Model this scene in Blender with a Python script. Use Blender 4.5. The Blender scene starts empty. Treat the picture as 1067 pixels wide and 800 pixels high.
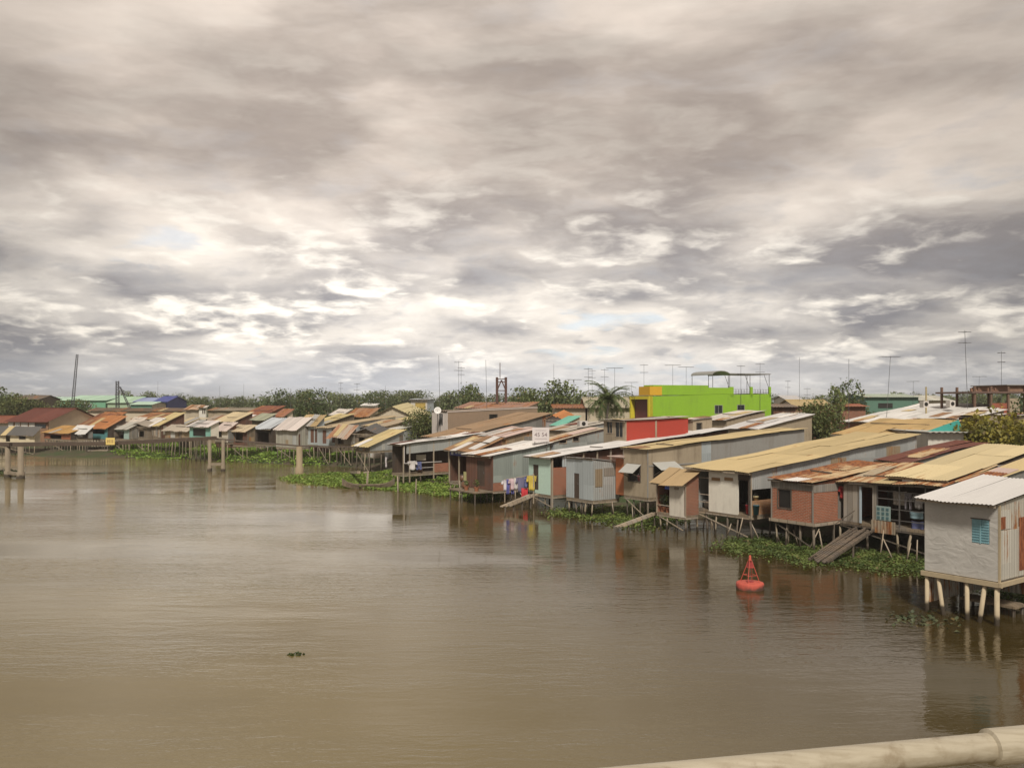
import bpy, math, random
import numpy as np
from mathutils import Vector
random.seed(7)
R = random.Random(11)
C = bpy.context.scene.collection
PI = math.pi

# ------------------------------------------------------------------ camera geometry (measured from the photograph)
F, CX, HY, H = 900.0, 533.5, 418.0, 7.0
def depth(py, z=0.0): return (H - z) * F / (py - HY)
def zat(py, Y): return H - (py - HY) * Y / F
def atY(px, py, Y): return Vector(((px - CX) / F * Y, Y, zat(py, Y)))
def at(px, py, z=0.0):
    Y = depth(py, z); return Vector(((px - CX) / F * Y, Y, z))

# ------------------------------------------------------------------ node helpers
def nd(nt, typ, ins=None, **attrs):
    n = nt.nodes.new(typ)
    for k, v in attrs.items(): setattr(n, k, v)
    for k, v in (ins or {}).items():
        s = n.inputs[k]
        if isinstance(v, bpy.types.NodeSocket): nt.links.new(v, s)
        else: s.default_value = v
    return n
def mth(nt, op, a, b=0.0, c=None, clamp=False):
    d = {0: a, 1: b}
    if c is not None: d[2] = c
    return nd(nt, 'ShaderNodeMath', d, operation=op, use_clamp=clamp).outputs[0]
def c4(c): return (c[0], c[1], c[2], 1.0)
def mixc(nt, fac, a, b, blend='MIX'):
    n = nt.nodes.new('ShaderNodeMix'); n.data_type = 'RGBA'; n.blend_type = blend
    for i, v in ((0, fac), (6, a), (7, b)):
        if isinstance(v, bpy.types.NodeSocket): nt.links.new(v, n.inputs[i])
        else: n.inputs[i].default_value = v if i == 0 else c4(v)
    return n.outputs[2]
def smooth(nt, x, lo, hi, a=0.0, b=1.0):
    return nd(nt, 'ShaderNodeMapRange', {0: x, 1: lo, 2: hi, 3: a, 4: b}, interpolation_type='SMOOTHSTEP').outputs[0]
def noise(nt, vec, scale, detail=4, rough=0.55, dist=0.0):
    return nd(nt, 'ShaderNodeTexNoise', {'Vector': vec, 'Scale': scale, 'Detail': detail, 'Roughness': rough, 'Distortion': dist}).outputs[0]
def vmul(nt, v, s): return nd(nt, 'ShaderNodeVectorMath', {0: v, 1: s}, operation='MULTIPLY').outputs[0]
def vadd(nt, v, s): return nd(nt, 'ShaderNodeVectorMath', {0: v, 1: s}, operation='ADD').outputs[0]

_mats = {}
def start(name):
    m = bpy.data.materials.new(name); m.use_nodes = True
    nt = m.node_tree; nt.nodes.clear()
    out = nd(nt, 'ShaderNodeOutputMaterial')
    bs = nd(nt, 'ShaderNodeBsdfPrincipled', {'Roughness': 0.7})
    nt.links.new(bs.outputs[0], out.inputs[0])
    return m, nt, bs
def setc(nt, bs, c):
    if isinstance(c, bpy.types.NodeSocket): nt.links.new(c, bs.inputs['Base Color'])
    else: bs.inputs['Base Color'].default_value = c4(c)
def bump(nt, bs, h, strength, dist=0.02):
    b = nd(nt, 'ShaderNodeBump', {'Height': h, 'Strength': strength, 'Distance': dist})
    nt.links.new(b.outputs[0], bs.inputs['Normal'])
def uv(nt, wall):
    """(along, up, 0) in the object's own metres, shifted per object so that no two sheets wear alike"""
    tc = nd(nt, 'ShaderNodeTexCoord').outputs['Object']
    s = nd(nt, 'ShaderNodeSeparateXYZ', {0: tc})
    r = mth(nt, 'MULTIPLY', nd(nt, 'ShaderNodeObjectInfo').outputs['Random'], 43.0)
    if wall: h, v = mth(nt, 'ADD', s.outputs[0], s.outputs[1]), s.outputs[2]
    else: h, v = s.outputs[0], s.outputs[1]
    vec = nd(nt, 'ShaderNodeCombineXYZ', {0: h, 1: v, 2: r}).outputs[0]
    return vec, h, v
def tone(nt): return nd(nt, 'ShaderNodeAttribute', attribute_name='tone').outputs['Fac']

RUST = ((.17, .045, .016), (.36, .17, .06))
def tin(base, rust=0.15, wall=False, rc=RUST, rough=.55, metal=.15, dirt=.45):
    key = ('tin', base, rust, wall, rc, rough, metal, dirt)
    if key in _mats: return _mats[key]
    m, nt, bs = start('corrugated_tin')
    V, h, v = uv(nt, wall); T = tone(nt)
    n1 = noise(nt, vmul(nt, V, (.9, .35, 1)), 1.0, 5, .6)
    n2 = noise(nt, vmul(nt, V, (8, .45, 1)), 1.0, 3, .6)
    n3 = noise(nt, vmul(nt, V, (8, 2.2, 1)), 1.0, 6, .7)
    if wall:
        cell = mth(nt, 'ADD', mth(nt, 'FLOOR', mth(nt, 'DIVIDE', h, .83)), mth(nt, 'MULTIPLY', mth(nt, 'FLOOR', mth(nt, 'DIVIDE', v, 1.9)), 17.0))
        wn = nd(nt, 'ShaderNodeTexWhiteNoise', {'W': mth(nt, 'ADD', cell, nd(nt, 'ShaderNodeObjectInfo').outputs['Random'])}, noise_dimensions='1D').outputs[0]
        T = mth(nt, 'MULTIPLY', mth(nt, 'SUBTRACT', wn, .5), 2.4)
    mixn = mth(nt, 'ADD', mth(nt, 'MULTIPLY', n1, .42), mth(nt, 'ADD', mth(nt, 'MULTIPLY', n2, .36), mth(nt, 'MULTIPLY', n3, .22)))
    x = mth(nt, 'ADD', mixn, mth(nt, 'MULTIPLY', T, .06))
    thr = .5 + (.5 - rust) * .34
    rf = smooth(nt, x, thr - .045, thr + .045)
    rcol = mixc(nt, smooth(nt, n3, .40, .60), rc[0], rc[1])
    k = mth(nt, 'ADD', 1.0 - dirt * .5, mth(nt, 'MULTIPLY', mth(nt, 'ADD', mth(nt, 'MULTIPLY', n2, .5), mth(nt, 'MULTIPLY', n1, .5)), dirt))
    k = mth(nt, 'ADD', k, mth(nt, 'MULTIPLY', T, .12))
    b = mixc(nt, 1.0, base, nd(nt, 'ShaderNodeCombineXYZ', {0: k, 1: k, 2: k}).outputs[0], 'MULTIPLY')
    setc(nt, bs, mixc(nt, rf, b, rcol))
    nt.links.new(mth(nt, 'MULTIPLY', mth(nt, 'SUBTRACT', 1.0, rf), metal), bs.inputs['Metallic'])
    nt.links.new(mth(nt, 'ADD', rough, mth(nt, 'MULTIPLY', rf, .3)), bs.inputs['Roughness'])
    if wall:
        w = mth(nt, 'SINE', mth(nt, 'MULTIPLY', h, 2 * PI / .16))
        bump(nt, bs, w, .45, .016)
    else: bump(nt, bs, n3, .4, .02)
    _mats[key] = m; return m
def wood(base, var=.45, rough=.85, plank=.16, flat=False):
    key = ('wood', base, var, plank, flat)
    if key in _mats: return _mats[key]
    m, nt, bs = start('weathered_planks')
    V, h, v = uv(nt, not flat)
    cell = mth(nt, 'FLOOR', mth(nt, 'DIVIDE', h, plank))
    wn = nd(nt, 'ShaderNodeTexWhiteNoise', {'W': cell}, noise_dimensions='1D').outputs[0]
    g = noise(nt, vmul(nt, V, (26, 1.6, 1)), 1.0, 5, .65)
    g2 = noise(nt, vmul(nt, V, (1.5, 1.1, 1)), 1.0, 4, .6)
    k = mth(nt, 'ADD', 1.0 - var, mth(nt, 'ADD', mth(nt, 'MULTIPLY', wn, var * .7), mth(nt, 'ADD', mth(nt, 'MULTIPLY', g, var * .8), mth(nt, 'MULTIPLY', g2, var * .6))))
    fr = mth(nt, 'FRACT', mth(nt, 'DIVIDE', h, plank))
    gap = mth(nt, 'MULTIPLY', smooth(nt, fr, .0, .07), smooth(nt, fr, 1.0, .94))
    k = mth(nt, 'MULTIPLY', k, mth(nt, 'ADD', .35, mth(nt, 'MULTIPLY', gap, .65)))
    grey = mixc(nt, smooth(nt, g2, .42, .68), base, tuple(.6 * c + .4 * sum(base) / 3 for c in base))
    setc(nt, bs, mixc(nt, 1.0, grey, nd(nt, 'ShaderNodeCombineXYZ', {0: k, 1: k, 2: k}).outputs[0], 'MULTIPLY'))
    bs.inputs['Roughness'].default_value = rough
    bump(nt, bs, mth(nt, 'ADD', gap, mth(nt, 'MULTIPLY', g, .3)), .6, .012)
    _mats[key] = m; return m
def brick(a=(.36, .10, .045), b=(.27, .075, .035), mortar=(.30, .24, .18)):
    key = ('brick', a, b)
    if key in _mats: return _mats[key]
    m, nt, bs = start('brickwork')
    V, h, v = uv(nt, True)
    t = nd(nt, 'ShaderNodeTexBrick', {'Vector': V, 'Color1': c4(a), 'Color2': c4(b), 'Mortar': c4(mortar), 'Scale': 1.0, 'Mortar Size': .010, 'Brick Width': .20, 'Row Height': .075, 'Bias': -.1})
    n = noise(nt, vmul(nt, V, (1.3, 1.0, 1)), 1.0, 5, .65)
    n2 = noise(nt, V, 9.0, 3, .6)
    k = mth(nt, 'ADD', .5, mth(nt, 'ADD', mth(nt, 'MULTIPLY', n, .7), mth(nt, 'MULTIPLY', n2, .35)))
    col = mixc(nt, 1.0, t.outputs[0], nd(nt, 'ShaderNodeCombineXYZ', {0: k, 1: k, 2: k}).outputs[0], 'MULTIPLY')
    col = mixc(nt, smooth(nt, n, .58, .8), col, (.13, .10, .07))
    setc(nt, bs, col); bs.inputs['Roughness'].default_value = .9
    bump(nt, bs, t.outputs[1], -.5, .01)
    _mats[key] = m; return m
def plaster(base, dirt=.5, stain=(.16, .12, .08), rough=.85):
    key = ('plaster', base, dirt, stain)
    if key in _mats: return _mats[key]
    m, nt, bs = start('stained_plaster')
    V, h, v = uv(nt, True)
    n1 = noise(nt, vmul(nt, V, (.7, .5, 1)), 1.0, 6, .65)
    n2 = noise(nt, vmul(nt, V, (5, .5, 1)), 1.0, 4, .6)
    n3 = noise(nt, V, 7.0, 5, .65)
    x = mth(nt, 'ADD', mth(nt, 'MULTIPLY', n1, .45), mth(nt, 'ADD', mth(nt, 'MULTIPLY', n2, .35), mth(nt, 'MULTIPLY', n3, .2)))
    f = smooth(nt, x, .46, .70, 0.0, dirt)
    k = mth(nt, 'ADD', .82, mth(nt, 'MULTIPLY', n3, .36))
    b = mixc(nt, 1.0, base, nd(nt, 'ShaderNodeCombineXYZ', {0: k, 1: k, 2: k}).outputs[0], 'MULTIPLY')
    setc(nt, bs, mixc(nt, f, b, stain)); bs.inputs['Roughness'].default_value = rough
    bump(nt, bs, n3, .3, .015)
    _mats[key] = m; return m
def plain(base, rough=.6, metal=0.0, var=.3, sc=3.0):
    key = ('plain', base, rough, metal, var, sc)
    if key in _mats: return _mats[key]
    m, nt, bs = start('painted_surface')
    tc = nd(nt, 'ShaderNodeTexCoord').outputs['Object']
    n = noise(nt, tc, sc, 5, .65)
    k = mth(nt, 'ADD', 1 - var * .5, mth(nt, 'MULTIPLY', n, var))
    setc(nt, bs, mixc(nt, 1.0, base, nd(nt, 'ShaderNodeCombineXYZ', {0: k, 1: k, 2: k}).outputs[0], 'MULTIPLY'))
    bs.inputs['Roughness'].default_value = rough; bs.inputs['Metallic'].default_value = metal
    _mats[key] = m; return m
def tarp(base):
    m, nt, bs = start('hung_tarpaulin')
    V, h, v = uv(nt, True)
    n1 = noise(nt, vmul(nt, V, (1.0, 1.7, 1)), 1.5, 4, .5, 1.6)
    n2 = noise(nt, vmul(nt, V, (1, .6, 1)), 1.3, 5, .65)
    k = mth(nt, 'ADD', .72, mth(nt, 'MULTIPLY', n2, .56))
    setc(nt, bs, mixc(nt, 1.0, base, nd(nt, 'ShaderNodeCombineXYZ', {0: k, 1: k, 2: k}).outputs[0], 'MULTIPLY'))
    bs.inputs['Roughness'].default_value = .55
    bump(nt, bs, n1, .42, .08)
    return m
def leaf(a, b, trans=.25):
    key = ('leaf', a, b)
    if key in _mats: return _mats[key]
    m, nt, bs = start('foliage')
    T = tone(nt)
    tc = nd(nt, 'ShaderNodeTexCoord').outputs['Object']
    n = noise(nt, tc, .8, 3, .6)
    f = mth(nt, 'ADD', mth(nt, 'MULTIPLY', T, .35), smooth(nt, n, .3, .7), clamp=True)
    setc(nt, bs, mixc(nt, smooth(nt, T, .84, .90), mixc(nt, f, a, b), (.17, .125, .05))); bs.inputs['Roughness'].default_value = .6
    tr = nd(nt, 'ShaderNodeBsdfTranslucent', {0: c4(b)})
    mx = nd(nt, 'ShaderNodeMixShader', {0: trans})
    out = [x for x in nt.nodes if x.type == 'OUTPUT_MATERIAL'][0]
    nt.links.new(bs.outputs[0], mx.inputs[1]); nt.links.new(tr.outputs[0], mx.inputs[2]); nt.links.new(mx.outputs[0], out.inputs[0])
    _mats[key] = m; return m

# ------------------------------------------------------------------ mesh helpers
class MB:
    def __init__(s): s.v, s.f, s.t = [], [], []
    def add(s, vs, fs, t=0.0):
        o = len(s.v); s.v += [tuple(p) for p in vs]; s.f += [tuple(i + o for i in f) for f in fs]; s.t += [t] * len(fs)
    def hexa(s, b, tp, t=0.0):        # 4 bottom + 4 top corners, counter-clockwise from above
        s.add(list(b) + list(tp), [(3, 2, 1, 0), (4, 5, 6, 7), (0, 1, 5, 4), (1, 2, 6, 5), (2, 3, 7, 6), (3, 0, 4, 7)], t)
    def box(s, x0, x1, y0, y1, z0, z1, t=0.0):
        q = [(x0, y0), (x1, y0), (x1, y1), (x0, y1)]
        s.hexa([(x, y, z0) for x, y in q], [(x, y, z1) for x, y in q], t)
    def bar(s, p, q, w=.06, h=None, t=0.0):
        p, q = Vector(p), Vector(q); h = h or w
        d = (q - p).normalized(); a = d.cross(Vector((0, 0, 1)))
        if a.length < 1e-3: a = Vector((1, 0, 0))
        a.normalize(); b = a.cross(d)
        q4 = [(-1, -1), (1, -1), (1, 1), (-1, 1)]
        s.hexa([p + a * (i * w / 2) + b * (j * h / 2) for i, j in q4], [q + a * (i * w / 2) + b * (j * h / 2) for i, j in q4], t)
    def tube(s, pts, rad, n=8, cap=True):
        pts = [Vector(p) for p in pts]; o = len(s.v)
        if not isinstance(rad, (list, tuple)): rad = [rad] * len(pts)
        for i, p in enumerate(pts):
            d = (pts[min(i + 1, len(pts) - 1)] - pts[max(i - 1, 0)]).normalized()
            a = d.cross(Vector((.13, .27, .95)));
            if a.length < 1e-3: a = d.cross(Vector((1, 0, 0)))
            a.normalize(); b = d.cross(a)
            for k in range(n):
                an = 2 * PI * k / n; s.v.append(tuple(p + (a * math.cos(an) + b * math.sin(an)) * rad[i]))
        for i in range(len(pts) - 1):
            for k in range(n):
                k2 = (k + 1) % n
                s.f.append((o + i * n + k, o + i * n + k2, o + (i + 1) * n + k2, o + (i + 1) * n + k)); s.t.append(0.0)
        if cap:
            s.f.append(tuple(o + k for k in reversed(range(n)))); s.f.append(tuple(o + (len(pts) - 1) * n + k for k in range(n))); s.t += [0.0, 0.0]
    def lathe(s, prof, n=24, c=(0, 0, 0)):
        o = len(s.v)
        for r, z in prof:
            for k in range(n):
                an = 2 * PI * k / n; s.v.append((c[0] + r * math.cos(an), c[1] + r * math.sin(an), c[2] + z))
        for i in range(len(prof) - 1):
            for k in range(n):
                k2 = (k + 1) % n
                s.f.append((o + i * n + k, o + i * n + k2, o + (i + 1) * n + k2, o + (i + 1) * n + k)); s.t.append(0.0)
        s.f.append(tuple(o + k for k in reversed(range(n)))); s.f.append(tuple(o + (len(prof) - 1) * n + k for k in range(n))); s.t += [0.0, 0.0]
    def sheet(s, fn, x0, x1, y0, y1, pitch=.19, amp=.022, per=4, rows=1, t=0.0, z=0.0):
        """a corrugated sheet over the surface fn(x, y)"""
        n = max(2, int(round((x1 - x0) / pitch * per))); o = len(s.v)
        for j in range(rows + 1):
            y = y0 + (y1 - y0) * j / rows
            for i in range(n + 1):
                x = x0 + (x1 - x0) * i / n
                s.v.append((x, y, fn(x, y) + z + amp * math.sin(2 * PI * x / pitch)))
        for j in range(rows):
            for i in range(n):
                a = o + j * (n + 1) + i; s.f.append((a, a + 1, a + n + 2, a + n + 1)); s.t.append(t)
    def build(s, name, mat, parent=None, sm=False):
        me = bpy.data.meshes.new(name); me.from_pydata(s.v, [], s.f)
        at_ = me.attributes.new('tone', 'FLOAT', 'FACE'); at_.data.foreach_set('value', s.t)
        if sm: me.polygons.foreach_set('use_smooth', [True] * len(me.polygons))
        me.materials.append(mat); me.update()
        o = bpy.data.objects.new(name, me); C.objects.link(o)
        if parent: o.parent = parent
        return o
def tag(o, label=None, cat=None, group=None, kind=None):
    if label: o['label'] = label
    if cat: o['category'] = cat
    if group: o['group'] = group
    if kind: o['kind'] = kind
    return o
def empty(name, loc, rz=0.0, label=None, cat=None, group=None):
    o = bpy.data.objects.new(name, None); C.objects.link(o); o.location = loc; o.rotation_euler = (0, 0, rz)
    o.empty_display_size = .2
    return tag(o, label, cat, group)
def copy_tree(o, parent=None):
    c = o.copy(); C.objects.link(c)
    if parent: c.parent = parent
    for ch in list(o.children): copy_tree(ch, c)
    return c

# ------------------------------------------------------------------ shared materials
PALE = tin((.66, .63, .60), .06, metal=.05, rough=.5)
WHITE_ROOF = tin((.64, .62, .60), .05, metal=.05, rough=.5, dirt=.3)
TAN = tin((.50, .39, .205), .05, metal=.0, rough=.6, dirt=.3)
BEIGE = tin((.56, .46, .27), .04, metal=.0, rough=.6, dirt=.3)
ORANGE_TAN = tin((.42, .29, .13), .12, metal=.0, rough=.65)
YELLOW = tin((.52, .42, .21), .12, metal=.0, rough=.6)
RUSTY = tin((.60, .45, .26), .56, rc=((.12, .032, .014), (.34, .135, .045)))
DARKRED = tin((.15, .05, .035), .35, rc=((.10, .03, .02), (.20, .08, .05)))
MAROON = tin((.15, .045, .03), .2, rc=((.11, .03, .02), (.19, .07, .045)))
ORANGE = tin((.42, .17, .06), .4, rc=((.26, .08, .03), (.44, .20, .07)))
BROWN_ROOF = tin((.30, .17, .09), .3)
GREYTIN_ROOF = tin((.36, .35, .33), .12)
DARKGREY = tin((.11, .105, .10), .1)
BLUEGREY = tin((.50, .53, .56), .05)
SALMON = tin((.55, .42, .37), .12)
W_TIN = tin((.40, .41, .40), .12, True)
W_TINBLUE = tin((.42, .46, .47), .06, True)
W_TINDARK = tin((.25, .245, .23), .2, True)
W_TINRUST = tin((.42, .38, .31), .36, True)
W_TINPALE = tin((.58, .57, .53), .1, True)
W_TINTAN = tin((.34, .26, .17), .25, True)
W_WOOD = wood((.19, .145, .10))
W_WOODGREY = wood((.25, .22, .185))
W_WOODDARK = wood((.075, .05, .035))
W_WOODRED = wood((.15, .07, .045))
W_BRICK = brick()
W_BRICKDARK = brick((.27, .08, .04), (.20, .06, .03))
W_WHITE = plaster((.72, .67, .58), .35)
W_CREAM = plaster((.56, .48, .36), .45)
W_CONC = plaster((.38, .31, .22), .75)
W_CONCGREY = plaster((.30, .29, .27), .5)
W_MINT = plaster((.50, .66, .57), .15, (.32, .40, .35))
W_TEAL = plaster((.05, .34, .30), .2, (.04, .2, .18))
def stilt_mat(base, wet=(.055, .042, .028), off=0.0):
    m, nt, bs = start('waterline_stained_post')
    t = nd(nt, 'ShaderNodeTexCoord').outputs['Object']; z = nd(nt, 'ShaderNodeSeparateXYZ', {0: t}).outputs[2]
    n = noise(nt, vmul(nt, t, (9, 9, 1.6)), 1.0, 5, .65); n2 = noise(nt, t, 1.7, 3, .6)
    k = mth(nt, 'ADD', .45, mth(nt, 'ADD', mth(nt, 'MULTIPLY', n, .7), mth(nt, 'MULTIPLY', n2, .4)))
    b = mixc(nt, 1.0, base, nd(nt, 'ShaderNodeCombineXYZ', {0: k, 1: k, 2: k}).outputs[0], 'MULTIPLY')
    f = smooth(nt, mth(nt, 'SUBTRACT', z, mth(nt, 'MULTIPLY', n2, .5)), .12 + off, -.05 + off)
    setc(nt, bs, mixc(nt, f, b, wet)); bs.inputs['Roughness'].default_value = .85; bump(nt, bs, n, .4, .01)
    return m
STILT_A, STILT_B, STILT_C = stilt_mat((.34, .28, .20)), stilt_mat((.19, .155, .12)), stilt_mat((.12, .098, .076))
POST = wood((.36, .29, .21), .35, plank=.5)
POSTDARK = wood((.12, .095, .07), .35, plank=.5)
PLANK = wood((.23, .175, .115), .4, plank=.2)
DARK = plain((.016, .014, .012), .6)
GLASS = plain((.03, .035, .04), .15)
METAL = plain((.18, .17, .16), .5, .6)
MASTM = plain((.16, .16, .16), .5, .5)

# ------------------------------------------------------------------ generic house of the river bank
PATCHES = [RUSTY, PALE, TAN, GREYTIN_ROOF, BROWN_ROOF, DARKRED, SALMON, tin((.44, .36, .25), .45)]
WPATCH = [W_TINRUST, W_TIN, W_TINTAN, W_TINDARK, W_WOOD, W_WOODGREY, W_TINPALE]
DA = Vector((.82, .57)).normalized()
class House: pass
def house(label, near, Y, left, back, floor=1.0, roof=PALE, front=W_WOOD, side=W_TIN, d=DA, tilt=0.0, fo=(), so=(), stilts=True,
          name='stilt_house', cat='house', group=None, oh=(.35, .2), lo=None, frontwall=True, sidewall=True, post=POST, parts_roof=1, lip=None, seed=None,
          nst=None, gable=None, sheet_w=.95, ragged=.12, zbase=None, patches=None):
    rr = random.Random(seed if seed is not None else hash((round(near[0]), round(near[1]), round(Y * 10))) & 0xffff)
    d = Vector(d).normalized(); u = Vector((d.y, -d.x))
    Cx, Cy = (near[0] - CX) / F * Y, Y
    k = (left - CX) / F; w = (Cx - k * Cy) / (u.x - k * u.y)
    k = (back[0] - CX) / F; L = (k * Cy - Cx) / (d.x - k * d.y)
    z0 = zat(near[1], Y); zb = zat(back[1], Cy + d.y * L)
    h = House(); h.w, h.L, h.z0, h.zb, h.u, h.d, h.C = w, L, z0, zb, u, d, Vector((Cx, Cy))
    def zr(x, y):
        z = z0 + (zb - z0) * y / L + tilt * (-x) / w
        if gable: z += gable * (1 - abs(2 * (x + w / 2) / w))
        return z
    f1, f2, f3 = rr.uniform(0, 6), rr.uniform(0, 6), rr.uniform(.7, 1.2)
    def zs(x, y): return zr(x, y) + (.022 * math.sin(x * 2.1 + f1) + .03 * math.sin(y * .9 * f3 + f2)) * (0 if ragged == 0 else 1)
    h.zr = zr
    root = empty(name, (Cx, Cy, 0), math.atan2(u.y, u.x), label, cat, group); h.root = root
    base = floor if stilts else (.3 if zbase is None else zbase)
    # pixel -> wall coordinate
    def on_front(px, py):
        k = (px - CX) / F; s = (Cx - k * Cy) / (u.x - k * u.y); P = h.C - u * s
        return -s, zat(py, P.y)
    def on_side(px, py):
        k = (px - CX) / F; t = (k * Cy - Cx) / (d.x - k * d.y); P = h.C + d * t
        return t, zat(py, P.y)
    h.on_front, h.on_side = on_front, on_side
    T = .07
    def wall(kind, mat, ops, a0, a1, zlo=base, top=None):
        mb = MB()
        def pos(s, o):                 # s along the wall, o inwards
            return {'front': (s, o), 'side': (-o, s), 'back': (s, L - o), 'left': (-w + o, s)}[kind]
        def ztop(s, o):
            x, y = pos(s, o); z = zr(x, y) - .035
            return z if top is None else min(top, z)
        def seg(s0, s1, zl, zt=None):
            b, tp = [], []
            c = [(s0, 0), (s1, 0), (s1, T), (s0, T)]
            if kind == 'side': c = [(s0, T), (s0, 0), (s1, 0), (s1, T)]
            for s, o in c:
                x, y = pos(s, o); b.append((x, y, zl)); tp.append((x, y, ztop(s, o) if zt is None else zt))
            mb.hexa(b, tp)
        cuts = sorted([(min(o[0], o[1]), max(o[0], o[1]), o[2], o[3], o[4]) for o in ops], key=lambda o: o[0])
        s = a0
        mid = (a0 + a1) / 2 if gable and kind in ('front', 'back') else None
        for o0, o1, zl, zt, kd in cuts:
            if o0 > s + .01: seg(s, o0, zlo)
            if zl > zlo + .02: seg(o0, o1, zlo, zl)
            tp = min(ztop(o0, 0), ztop(o1, 0))
            if zt < tp - .05: seg(o0, o1, zt)
            s = o1
        if mid and not cuts: seg(a0, mid, zlo); seg(mid, a1, zlo)
        elif s < a1 - .01: seg(s, a1, zlo)
        wo = mb.build('wall', mat, root)
        for o0, o1, zl, zt, kd in cuts:
            zt = min(zt, min(ztop(o0, 0), ztop(o1, 0)))
            def slab(m_, s0, s1, zl_, zt_, o_a, o_b):
                xa, ya = pos(s0, o_a); xb, yb = pos(s1, o_b)
                m_.box(min(xa, xb), max(xa, xb), min(ya, yb), max(ya, yb), zl_, zt_)
            def frame(par, m=POST, fw=.06, mull=True):
                q = MB()
                slab(q, o0 - fw, o0, zl - fw, zt + fw, -.025, .03); slab(q, o1, o1 + fw, zl - fw, zt + fw, -.025, .03)
                slab(q, o0, o1, zl - fw, zl, -.025, .03); slab(q, o0, o1, zt, zt + fw, -.025, .03)
                if mull: slab(q, (o0 + o1) / 2 - .02, (o0 + o1) / 2 + .02, zl, zt, .004, .03)
                return q.build('frame', m, par)
            if kd == 'hole': continue
            if kd[0] == 'door':
                q = MB(); slab(q, o0 + .01, o1 - .01, zl, zt - .01, .02, .05); do = q.build('door', kd[1], root)
                q = MB(); slab(q, o1 - .14, o1 - .09, zl + .85, zl + 1.0, -.015, .019); q.build('handle', METAL, do)
            elif kd[0] == 'window':
                q = MB(); slab(q, o0, o1, zl, zt, .035, .05); wi = q.build('window', kd[1], root); frame(wi, kd[2] if len(kd) > 2 else POST)
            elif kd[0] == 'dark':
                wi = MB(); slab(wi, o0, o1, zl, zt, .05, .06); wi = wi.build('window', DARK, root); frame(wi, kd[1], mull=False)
            elif kd[0] == 'panel':
                q = MB(); slab(q, o0, o1, zl, zt, .02, .05); q.build('panel', kd[1], root)
        return wo
    def conv(ops, fn):
        out = []
        for o in ops:
            a, b = fn(o[0], o[3]), fn(o[1], o[3]); t_ = fn((o[0] + o[1]) / 2, o[2])[1]; b_ = fn((o[0] + o[1]) / 2, o[3])[1]
            out.append((a[0], b[0], max(b_, base), t_, o[4]))
        return out
    fo, so = conv(fo, on_front), conv(so, on_side)
    h.wall = wall
    if frontwall: wall('front', front, fo, -w, 0)
    if sidewall: wall('side', side, so, T + .003 if frontwall else 0, L)
    wall('back', side, [], -w, -T - .003); wall('left', side, [], T + .003, L - T - .003)
    # odd boards and sheets nailed over the walls
    def wall_patch(kind, length, busy, mat):
        if mat.name.split('.')[0] not in ('corrugated_tin', 'weathered_planks') or not ragged: return
        for i in range(rr.choice((1, 2, 2, 3)) + int(length > 8) * 2):
            wd_, ht_ = rr.uniform(.4, 1.1), rr.uniform(.5, 1.5); s0 = rr.uniform(.1, max(.15, min(length, 15) - wd_ - .1)); s1 = min(s0 + wd_, length - .05)
            if any(s0 < o[1] + .08 and s1 > o[0] - .08 for o in busy): continue
            xx, yy = (-length + s0, 0) if kind == 'front' else (0, s0)
            zt_ = min(zr(-w + s0 if kind == 'front' else 0, 0 if kind == 'front' else s0), zr(-w + s1 if kind == 'front' else 0, 0 if kind == 'front' else s1)) - .1
            z1_ = rr.uniform(base + ht_, max(base + ht_ + .05, zt_)); z1_ = min(z1_, zt_); z0_ = max(base + .02, z1_ - ht_)
            if z1_ - z0_ < .25: continue
            q = MB(); o_ = .006 + .005 * i
            if kind == 'front': q.box(-w + s0, -w + s1, -o_ - .012, -o_ + .004, z0_, z1_)
            else: q.box(o_ - .004, o_ + .012, s0, s1, z0_, z1_)
            q.build('patch_sheet', rr.choice(WPATCH), root)
    if frontwall: wall_patch('front', w, [(o[0] + w, o[1] + w) if o[0] < o[1] else (o[1] + w, o[0] + w) for o in fo], front)
    if sidewall: wall_patch('side', L, [(min(o[0], o[1]), max(o[0], o[1])) for o in so], side)
    # floor, roof, stilts
    if stilts:
        q = MB(); q.box(-w + .01, -.01, .01, L - .01, base - .12, base - .004); q.build('floor', PLANK, root)
    far = Y > 80
    q = MB(); x0, x1, y0, y1 = -w - oh[1], oh[1], -oh[0], L + .15
    nx = max(1, round((x1 - x0) / sheet_w)); ny = max(1, round((y1 - y0) / 3.2))
    for i in range(nx):
        for j in range(ny):
            xa = x0 + (x1 - x0) * i / nx; xb = x0 + (x1 - x0) * (i + 1) / nx + .06
            ya = y0 + (y1 - y0) * j / ny - (rr.uniform(0, ragged) if j == 0 else .10); yb = y0 + (y1 - y0) * (j + 1) / ny
            ta, tb_ = rr.uniform(-.018, .018), rr.uniform(-.018, .018)
            q.sheet(lambda x, y: zs(x, y) + ta * (x - xa) + tb_ * (y - ya) * .4, xa, min(xb, x1 + .02), ya, yb, .38 if far else .13, .03 if far else .014, 4, 2, rr.uniform(-1, 1), .03 + .012 * ((i + 1) % 2) + .015 * (ny - j) / ny)
    ro = q.build('roof', roof, root)
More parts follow.
